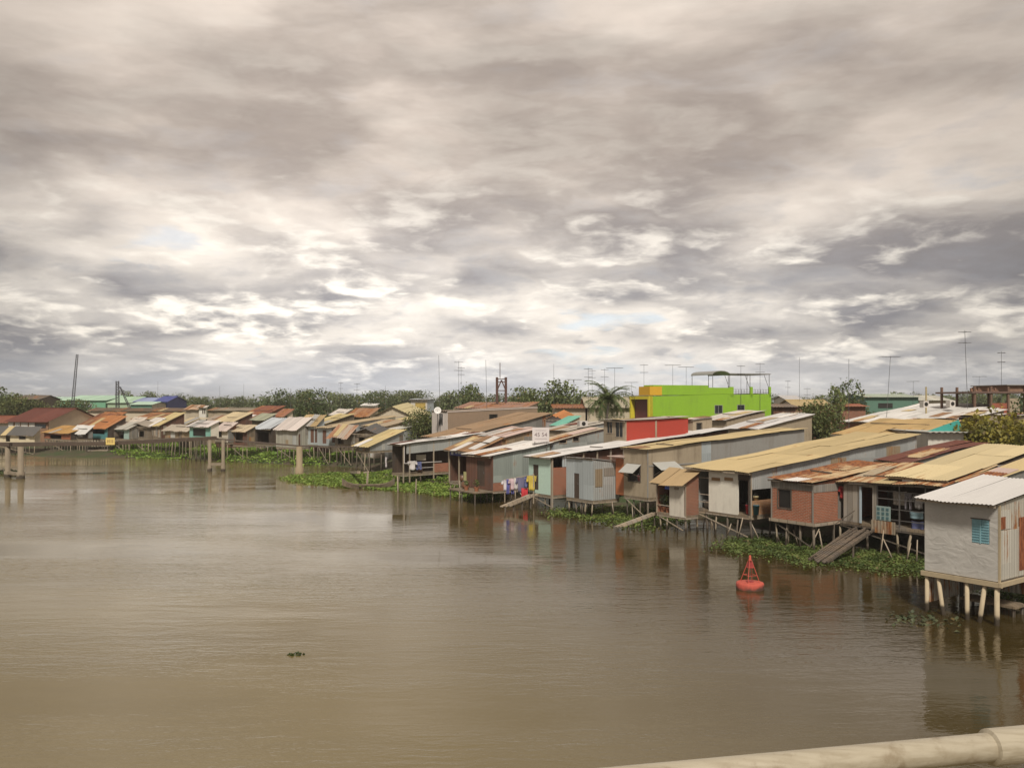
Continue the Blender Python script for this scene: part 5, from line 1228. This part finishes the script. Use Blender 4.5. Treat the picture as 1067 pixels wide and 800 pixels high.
for x0, x1 in ((1019, 1031), (1037, 1049)):
    for i in range(9): q.box(px2(x0 + (x1 - x0) * i / 9), px2(x0 + (x1 - x0) * (i + .8) / 9), 1, 1.2, zz2(407.7), zz2(404 + 1.2 * (i % 3)))
q.build('brick_stack', brick((.26, .11, .06), (.2, .08, .05)), root)

# ================================================================== footbridge on piles, hung board, buoy, clutter
path = [at(-60, 494, 0), at(14, 497, 0), at(110, 494.5, 0), at(225, 490, 0), at(312, 493, 0), at(400, 500, 0) + Vector((2, 12, 0)), at(430, 500, 0) + Vector((2, 14, 0))]
dz_ = [zat(462.5, path[0].y), zat(462.8, path[1].y), zat(462, path[2].y), zat(456.2, path[3].y), zat(463.5, path[4].y), zat(466, path[5].y), zat(466, path[6].y)]
root = empty('footbridge', (0, 0, 0), 0, 'long dark footbridge beam carried on paired river piles', 'footbridge')
q = MB()
for i in range(3): q.bar(path[i] + Vector((0, 0, dz_[i])), path[i + 1] + Vector((0, 0, dz_[i + 1])), .9, .34)
q.build('deck', plaster((.085, .06, .045), .4), root)
q = MB()
for i in range(3, 6):
    q.bar(path[i] + Vector((0, 0, dz_[i] - .1)), path[i + 1] + Vector((0, 0, dz_[i + 1] - .1)), .16, .14)
q.build('pipe', plaster((.10, .075, .06), .4), root)
CP = stilt_mat((.24, .195, .14))
def pile(p, top, r=.3, mat=CP):
    q = MB(); q.tube([(p.x, p.y, -1.4), (p.x, p.y, .55), (p.x, p.y, .62), (p.x, p.y, top)], [r * 1.1, r * 1.1, r * .8, r * .78], 10); q.build('pile', mat, root, True)
pile(at(8, 497), dz_[1] - .15, .30); pile(at(21.5, 498.5), dz_[1] - .15, .33)
pile(at(218.5, 491), dz_[3] - .15, .21); pile(at(232.5, 491), dz_[3] - .15, .21)
pile(at(312, 493), dz_[4] - .15, .38, plaster((.32, .25, .16), .6, (.12, .09, .06)))
q = MB(); a, b = at(218.5, 491), at(232.5, 491); q.bar(a + Vector((0, 0, .72)), b + Vector((0, 0, .72)), .26); q.bar(at(8, 497) + Vector((0, 0, .4)), at(21.5, 498.5) + Vector((0, 0, .4)), .3); q.build('cross_beam', CP, root)
for i, x_ in enumerate((62, 110, 160)):
    pp = at(x_, 494); pass
Yb = path[2].y - .5; p = atY(115, 463.3, Yb); s_ = Yb / F
q = MB(); q.box(-4.6 * s_, 4.6 * s_, -.03, .02, 0, 7.3 * s_); f_ = MB(); f_.bar((-4 * s_, .02, 7.2 * s_), (-4 * s_, .25, 8.6 * s_), .04); f_.bar((4 * s_, .02, 7.2 * s_), (4 * s_, .25, 8.6 * s_), .04)
root2 = thing('small yellow board hung on the footbridge beam', 'sign', 'hanging_sign', p, .05, [('board', q, plain((.72, .55, .18), .6)), ('hanger', f_, METAL)])
q = MB(); 
for x0, x1, z0, z1 in ((-3, -2.4, 2, 5.4), (-1.4, -.7, 2, 5.4), (.6, 1.2, 2, 5.4), (2.2, 2.9, 2, 5.4), (-3, -.7, 3.5, 3.9)): q.box(x0 * s_, x1 * s_, -.042, -.031, z0 * s_, z1 * s_)
q.build('painted_mark', plain((.34, .20, .08), .7), root2)

# landing stages on the far bank
for (x0, x1, py, lb) in ((93, 114, 473, 'low plank landing stage under the yellow board'), (197, 216, 468, 'plank landing below the mint framed kiosk')):
    p = at((x0 + x1) / 2, py + 1.5); w_ = (x1 - x0) / F * p.y
    q = MB(); q.box(-w_ / 2, w_ / 2, -.6, .6, .62, .72); s_ = MB()
    for i in range(5):
        for y_ in (-.5, .5): s_.tube([(-w_ / 2 + .15 + (w_ - .3) * i / 4, y_, -1), (-w_ / 2 + .15 + (w_ - .3) * i / 4, y_, .62)], .06, 6)
    thing(lb, 'landing stage', 'landing_stage', p, 0, [('deck', q, POST), ('stilt', s_, POSTDARK)])
# mooring posts, timber and sampan by the green tongue
def sampan(px, py, L, rzv, label):
    q = MB(); n = 10; ring = []
    for i in range(n + 1):
        t_ = i / n; x = (t_ - .5) * L; w_ = .42 * math.sin(PI * min(max(t_ * .9 + .05, 0), 1)) ** .6; sh = .34 + .5 * (2 * t_ - 1) ** 4
        ring.append([(x, -w_, sh), (x, -w_ * .6, .02 + .3 * (2 * t_ - 1) ** 4), (x, w_ * .6, .02 + .3 * (2 * t_ - 1) ** 4), (x, w_, sh), (x, w_ * .9, sh), (x, w_ * .52, .10 + .3 * (2 * t_ - 1) ** 4), (x, -w_ * .52, .10 + .3 * (2 * t_ - 1) ** 4), (x, -w_ * .9, sh)])
    for i in range(n):
        for k in range(8):
            k2 = (k + 1) % 8; q.add([ring[i][k], ring[i][k2], ring[i + 1][k2], ring[i + 1][k]], [(0, 1, 2, 3)])
    t = MB()
    for x in (-L * .22, L * .2): t.box(x - .1, x + .1, -.36, .36, .28, .31)
    p = at(px, py); p.z = -.04
    thing(label, 'sampan', 'sampan', p, rzv, [('hull', q, W_WOOD), ('thwart', t, PLANK)])
sampan(384, 508.5, 4.2, .1, 'small low sampan moored at the green tongue')
def posts(px, py, hgt, r, lean, label, arm=None):
    q = MB(); q.tube([(0, 0, -.8), (lean, 0, hgt)], [r, r * .8], 8); parts = [('post', q, POST, 1)]
    if arm: a_ = MB(); a_.bar((lean - arm, 0, hgt - .05), (lean + .1, 0, hgt + .02), .12); parts.append(('arm', a_, POST))
    thing(label, 'post', 'mooring_post', at(px, py), 0, parts)
posts(382, 506, 1.15, .1, .1, 'wooden post with a short arm rising from the green tongue', .35)
posts(415, 512, 1.2, .07, -.05, 'thin pale stake near the edge of the green tongue')
posts(433, 514, 1.1, .06, .05, 'slim stake standing in water before the veranda house')
posts(479, 519, 1.3, .06, .0, 'lone bare stake in front of the porch with potted plants')
a, b = at(366, 492, .1), at(374, 492, 1.3); q = MB(); q.bar(a, b, .22); thing('leaning timber beam on the mud beside the green tongue', 'timber', 'timber_beam', (0, 0, 0), 0, [('beam', q, POST)])

# buoy
bp = at(781.5, 613); root = empty('channel_buoy', (bp.x, bp.y, -.05), .3, 'red conical channel buoy floating on the brown river', 'buoy')
RED = stilt_mat((.50, .095, .065), (.10, .05, .035), -.13); REDD = plain((.30, .04, .04), .5, 0, .35); sB = bp.y / F
q = MB(); q.lathe([(.30, -.16), (.47, -.10), (.505, -.02), (.51, .24), (.49, .285), (.44, .30), (.10, .315)], 32); fl = q.build('float', RED, root, True)
q = MB(); q.lathe([(.14, .30), (.14, .335), (.12, .345)], 16); q.build('hatch', REDD, fl)
for k in range(4):
    an = PI / 4 + k * PI / 2; q = MB(); q.tube([(.36 * math.cos(an), .36 * math.sin(an), .29), (.06 * math.cos(an), .06 * math.sin(an), 1.10)], .014, 6); q.build('frame_leg', RED, root)
q = MB()
for rr_, z_ in ((.255, .56), (.15, .86)):
    for k in range(4):
        a0, a1 = PI / 4 + k * PI / 2, PI / 4 + (k + 1) * PI / 2; q.tube([(rr_ * math.cos(a0), rr_ * math.sin(a0), z_), (rr_ * math.cos(a1), rr_ * math.sin(a1), z_)], .011, 5)
q.build('frame_brace', RED, root)
q = MB()
for k in range(4):
    a0, a1 = PI / 4 + k * PI / 2, PI / 4 + (k + 1) * PI / 2
    q.add([(.16 * math.cos(a0), .16 * math.sin(a0), .83), (.16 * math.cos(a1), .16 * math.sin(a1), .83), (.09 * math.cos(a1), .09 * math.sin(a1), 1.05), (.09 * math.cos(a0), .09 * math.sin(a0), 1.05)], [(0, 1, 2, 3)])
q.build('daymark_plate', REDD, root)
q = MB(); q.lathe([(.06, 1.09), (.065, 1.12), (.045, 1.15), (.045, 1.25), (.025, 1.30)], 12); q.build('lantern', RED, root, True)

# bridge railing in front of the camera
Yr = 2.15; hr = zat(767, Yr + .25); a = Vector((-6.0, Yr - .35 - 6.0 * .12, 0)); 
dirr = Vector((4.75, 1.0, 0)).normalized(); p1 = atY(1000, 781, Yr + .12)
st_ = p1 - dirr * 3.0; en = p1 + dirr * 2.2
root = empty('bridge_railing', (st_.x, st_.y, 0), 0, 'pale weathered pipe railing of the bridge with a sleeve joint', 'railing')
PIPE = None
def pipe_mat():
    m, nt, bs = start('weathered_pipe_paint')
    t = nd(nt, 'ShaderNodeTexCoord').outputs['Object']
    n = noise(nt, vmul(nt, t, (1.2, 70, 70)), 1.0, 4, .55); n2 = noise(nt, t, 9.0, 6, .65); n3 = noise(nt, t, 70.0, 3, .6)
    c = mixc(nt, smooth(nt, n, .35, .7), (.45, .40, .305), (.36, .31, .225))
    c = mixc(nt, smooth(nt, n2, .52, .70, 0, .7), c, (.22, .165, .10)); c = mixc(nt, smooth(nt, n3, .6, .75, 0, .35), c, (.30, .24, .15))
    setc(nt, bs, c); bs.inputs['Roughness'].default_value = .42; bump(nt, bs, n3, .1, .002)
    return m
PIPE = pipe_mat(); rp = 14.5 / F * (Yr + .12)
q = MB(); q.tube([(0, 0, p1.z), tuple((dirr * 5.2) + Vector((0, 0, p1.z)))], rp, 32); q.build('top_rail', PIPE, root, True)
js = atY(1032, 780, Yr + .13); ts = (js - st_).dot(dirr)
q = MB(); q.tube([tuple(dirr * (ts + t_) + Vector((0, 0, p1.z))) for t_ in (0, .004, .30, .304)], [rp * 1.0, rp * 1.28, rp * 1.28, rp * 1.0], 32); q.build('sleeve_joint', PIPE, root)
q = MB(); c_ = dirr * (ts + .15); q.tube([(c_.x, c_.y, p1.z - 1.0), (c_.x, c_.y, p1.z - rp)], rp * .9, 20); q.build('post', PIPE, root, True)

# ================================================================== masts, aerials, cables
def aerial(px, py_top, py_base, Y, lean, label, r=.035, kind=0, zb=.8, group=None):
    top = zat(py_top, Y); root = empty('aerial_mast', ((px - CX) / F * Y, Y, 0), R.uniform(-.8, .8), label, 'aerial', group); hh = top
    q = MB(); b_ = zat(py_base, Y); q.tube([(0, 0, min(b_, 3)), (lean, 0, top)], [r, r * .7], 6); q.build('mast', MASTM, root)
    if kind == 1:
        q = MB(); L = .9; q.bar((lean - L, 0, top - .05), (lean + L, 0, top - .05), .05)
        for i in range(7): q.bar((lean - L + i * L / 3, -.45 + .04 * i, top - .05), (lean - L + i * L / 3, .45 - .04 * i, top - .05), .03)
        q.build('antenna', MASTM, root)
    elif kind == 2:
        q = MB()
        for k in (0, .9): q.bar((lean - .5, 0, top - .15 - k), (lean + .5, 0, top - .15 - k), .045); q.bar((lean, -.4, top - .15 - k), (lean, .4, top - .15 - k), .04)
        q.build('antenna', MASTM, root)
    return root
AER = [(1010, 344, 445, 72, -.35, 2, .05, 'tall leaning aerial mast behind the yellow green bush, highest of all'), (1043.5, 366, 420, 84, 0, 2, .05, 'thin aerial mast above the concrete frame'), (1018, 392, 410, 120, .3, 1, .045, 'short aerial behind the concrete frame, nearest the tallest mast'),
       (922, 371, 420, 80, .55, 1, .05, 'leaning aerial mast over the long green shed'), (884.5, 374, 440, 78, 0, 0, .045, 'straight thin mast in front of the dense dark round tree'), (951, 397, 412, 130, .1, 1, .05, 'faint short aerial over the end of the green shed'),
       (833, 372, 415, 110, 0, 0, .05, 'thin bare mast beyond the lime building terrace'), (821, 396, 414, 125, 0, 2, .045, 'short mast with cross bars beyond the lime building'), (841, 404, 414, 130, 0, 2, .045, 'shortest cross barred mast beyond the lime building'),
       (772, 380, 405, 96, 0, 2, .045, 'aerial standing behind the flat terrace canopy'), (792, 378, 405, 97, 0, 2, .045, 'aerial at the far end of the flat terrace canopy'), (701, 380, 402, 100, 0, 1, .05, 'wide comb aerial on the lime building roof'), (715, 382, 402, 104, .0, 1, .045, 'second comb aerial just beside the wide one on the lime roof'),
       (671, 379, 403, 105, 0, 2, .045, 'aerial rising over the yellow front of the lime building'), (640.5, 383, 408, 95, 0, 1, .05, 'comb aerial directly above the coconut palm'), (630, 384, 410, 110, 0, 2, .045, 'aerial just behind the palm top'), (613, 383, 420, 96, 0, 2, .045, 'aerial between the coconut palm and the round trees'), (617, 385, 420, 112, 0, 2, .045, 'second aerial close beside the palm, slightly lower'),
       (658, 398, 410, 120, 0, 1, .04, 'short faint aerial between palm and lime building'), (595, 395, 425, 100, .4, 1, .045, 'crooked aerial above the orange roofed house'), (577, 379, 420, 108, 0, 0, .045, 'bare mast in front of the tallest round tree'),
       (508, 375, 415, 95, -.25, 0, .05, 'slightly leaning bare mast left behind the steel tower') , (478, 376, 420, 95, 0, 2, .045, 'double barred mast over the red gable roof'), (480.5, 382, 420, 115, 0, 2, .04, 'fainter mast next to the double barred one'), (459, 370, 420, 92, -.2, 0, .05, 'tall thin mast at the pale end wall of the concrete house'),
       (372, 399, 430, 130, 0, 2, .05, 'short mast over the tree belt by the vault roof'), (401.5, 402, 430, 125, 0, 0, .05, 'pale bare pole in front of the tree belt'), (355, 398, 430, 140, 0, 2, .05, 'thin mast above the broad dark tree'), (303, 405, 425, 130, 0, 0, .09, 'pale pole before the taller belt trees'),
       (254, 400, 425, 150, 0, 0, .05, 'faint mast over the dark red far roof'), (229, 402, 425, 150, 0, 0, .05, 'faint mast over the long brown far shed'), (164.5, 397, 425, 160, 0, 0, .05, 'thin mast near the dark blue gable')]
for (x, t_, b_, Y, ln, kd, r_, lb) in AER: aerial(x, t_, b_, Y, ln, lb.replace('left behind', 'just before'), r_ * .52, kd)
# lattice mast and tower, crane
def lattice(name, label, cat, base, top, w0, w1, mat, r=.06, n=10):
    root = empty(name, (base.x, base.y, 0), .3, label, cat); off = top - base
    cs = []
    for sx, sy in ((-1, -1), (1, -1), (1, 1), (-1, 1)):
        q = MB(); a = Vector((sx * w0, sy * w0, base.z)); b = Vector((off.x + sx * w1, off.y + sy * w1, top.z)); q.tube([a, b], r, 5); q.build('leg', mat, root); cs.append((a, b))
    q = MB()
    for i in range(n):
        for k in range(4):
            (a, b), (c_, d_) = cs[k], cs[(k + 1) % 4]; q.bar(a.lerp(b, i / n), c_.lerp(d_, (i + 1) / n), r * 1.1); q.bar(a.lerp(b, i / n), c_.lerp(d_, i / n), r)
    q.build('brace', mat, root); return root
DK = plain((.06, .06, .065), .5)
lattice('lattice_mast', 'tall slender lattice mast above the bushy trees', 'mast', atY(75.5, 424, 160), atY(80, 369, 160), .22, .15, DK, .035, 22)
lattice('lattice_tower', 'short black lattice tower before the green warehouse', 'tower', atY(122.5, 427, 175), atY(122.3, 397, 175), .3, .25, DK, .07, 11)
lattice('crane_boom', 'leaning crane boom beside the black lattice tower', 'crane', atY(136.5, 428, 172), atY(126, 403, 172), .2, .1, DK, .05, 10)
# brown steel frame tower
Yt = 108; root = empty('steel_frame_tower', ((522.5 - CX) / F * Yt, Yt, 0), 0, 'brown steel twin post tower above the concrete house', 'tower'); sT = Yt / F; BR = plain((.085, .04, .03), .6)
for x_ in (-4.6, 4.6):
    q = MB(); q.box(x_ * sT - .16, x_ * sT + .16, -.15, .15, .8, zat(393, Yt)); q.build('post', BR, root)
q = MB()
for z_ in (406.5, 397.5, 394.5): q.box(-4.6 * sT + .16, 4.6 * sT - .16, -.1, .1, zat(z_ + .8, Yt), zat(z_, Yt))
q.build('cross_beam', BR, root)
q = MB(); q.bar((-4.2 * sT, 0, zat(406, Yt)), (0, 0, zat(396, Yt)), .14); q.bar((4.2 * sT, 0, zat(406, Yt)), (0, 0, zat(396, Yt)), .14); q.build('brace', BR, root)
q = MB(); q.tube([(-1.5 * sT, 0, zat(394, Yt)), (-1.5 * sT, 0, zat(378, Yt))], .05, 6); q.build('rod', BR, root)
# satellite dish and water tanks on roofs
p = atY(456, 428, 91); q = MB(); q.lathe([(.04, 0), (.28, .06), (.38, .15), (.37, .16), (.26, .08), (.03, .02)], 16); s_ = MB(); s_.tube([(0, 0, -2.4), (0, 0, .05)], .05, 6)
o = thing('white satellite dish beside the pale end wall', 'satellite dish', 'satellite_dish', p, 0, [('dish', q, plain((.7, .68, .66), .4), 1), ('mast', s_, METAL)]); o.children[0].rotation_euler = (1.2, .2, 0)
def tank(px, py, Y, label, w_=.5, hh=.55, col=(.62, .58, .54)):
    p = atY(px, py, Y); q = MB(); q.box(-w_ / 2, w_ / 2, -w_ / 2, w_ / 2, 0, hh); f_ = MB(); f_.lathe([(.17, 0), (.17, .02), (.05, .03)], 12)
    o = thing(label, 'ventilator box', 'ventilator_box', p, .2, [('casing', q, plain(col, .6)), ('fan_grille', f_, DARK)]); o.children[1].rotation_euler = (PI / 2, 0, 0); o.children[1].location = (0, -w_ / 2 - .0, hh / 2)
tank(963, 424.5, 72, 'white box ventilator on the white sheet roof, nearer the green shed'); tank(990.5, 424, 72, 'white box ventilator on the white sheet roof, nearer the tallest mast')
tank(607, 444, 72, 'round topped white tank on the grey sheet roof by the palm', .7, .45)
p = atY(965, 428, 76); q = MB(); q.tube([(0, 0, -2), (0, 0, (428 - 403) / F * 76)], .07, 8); thing('short yellowish pole above the white sheet roof', 'pole', 'roof_pole', p, 0, [('pole', q, plain((.42, .34, .18), .7))])

# loose poles stuck in the mud under the houses
def pole_proto():
    q = MB(); q.tube([(0, 0, -.9), (.06, 0, 1.0), (.1, 0, 2.0)], [.035, .032, .022], 6); return q.build('bamboo_pole', POST, None, True)
pp = pole_proto(); first = True; rr = random.Random(21)
for (px_, py_) in ((700, 541), (706, 545), (733, 552), (745, 556), (757, 560), (769, 562), (792, 563), (812, 566), (822, 568), (833, 570), (842, 573), (858, 578), (880, 575), (918, 578), (931, 583), (944, 584), (955, 586), (640, 537), (627, 534), (605, 536), (660, 541), (588, 529), (548, 524), (537, 527), (500, 520), (520, 523)):
    o = pp if first else pp.copy()
    if not first: C.objects.link(o)
    first = False; o.location = at(px_, py_); o.scale = (1, 1, rr.uniform(.4, .62)); o.rotation_euler = (rr.uniform(-.3, .3), rr.uniform(-.35, .35), rr.uniform(0, 6))
    tag(o, 'thin loose bamboo pole stuck in the mud among the house stilts', 'bamboo pole', 'loose poles among the stilts')

def jar(px_h, x, y, z, label, s_=.28, col=(.16, .08, .045)):
    b = MB(); b.lathe([(s_ * .5, 0), (s_ * .95, s_ * .6), (s_, s_ * 1.1), (s_ * .7, s_ * 1.75), (s_ * .6, s_ * 1.85), (s_ * .66, s_ * 1.95)], 18)
    l = MB(); l.lathe([(s_ * .72, s_ * 1.96), (s_ * .72, s_ * 2.03), (s_ * .1, s_ * 2.1)], 14)
    thing(label, 'water jar', 'water_jar', on(px_h, x, y, z), 0, [('body', b, plain(col, .4), 1), ('lid', l, METAL)])
jar(h11, -.5, y427 + 1.3, .85, 'brown glazed water jar inside the veranda under the grey skirt')
jar(h10, -2.6, .35, .9, 'brown water jar on the porch under the blue banner')
jar(h9, -2.4, -.7, .86, 'brown water jar on the porch beside the dark wooden front')
jar(h4, -h4.w + .95, .5, 1.25, 'small grey jar on the open end of the cream roofed house', .2, (.3, .28, .26))
jar(h2, x878 + .25, -.0 + .5, 1.3, 'brown jar behind the weathered plank wall by the gangway', .2)
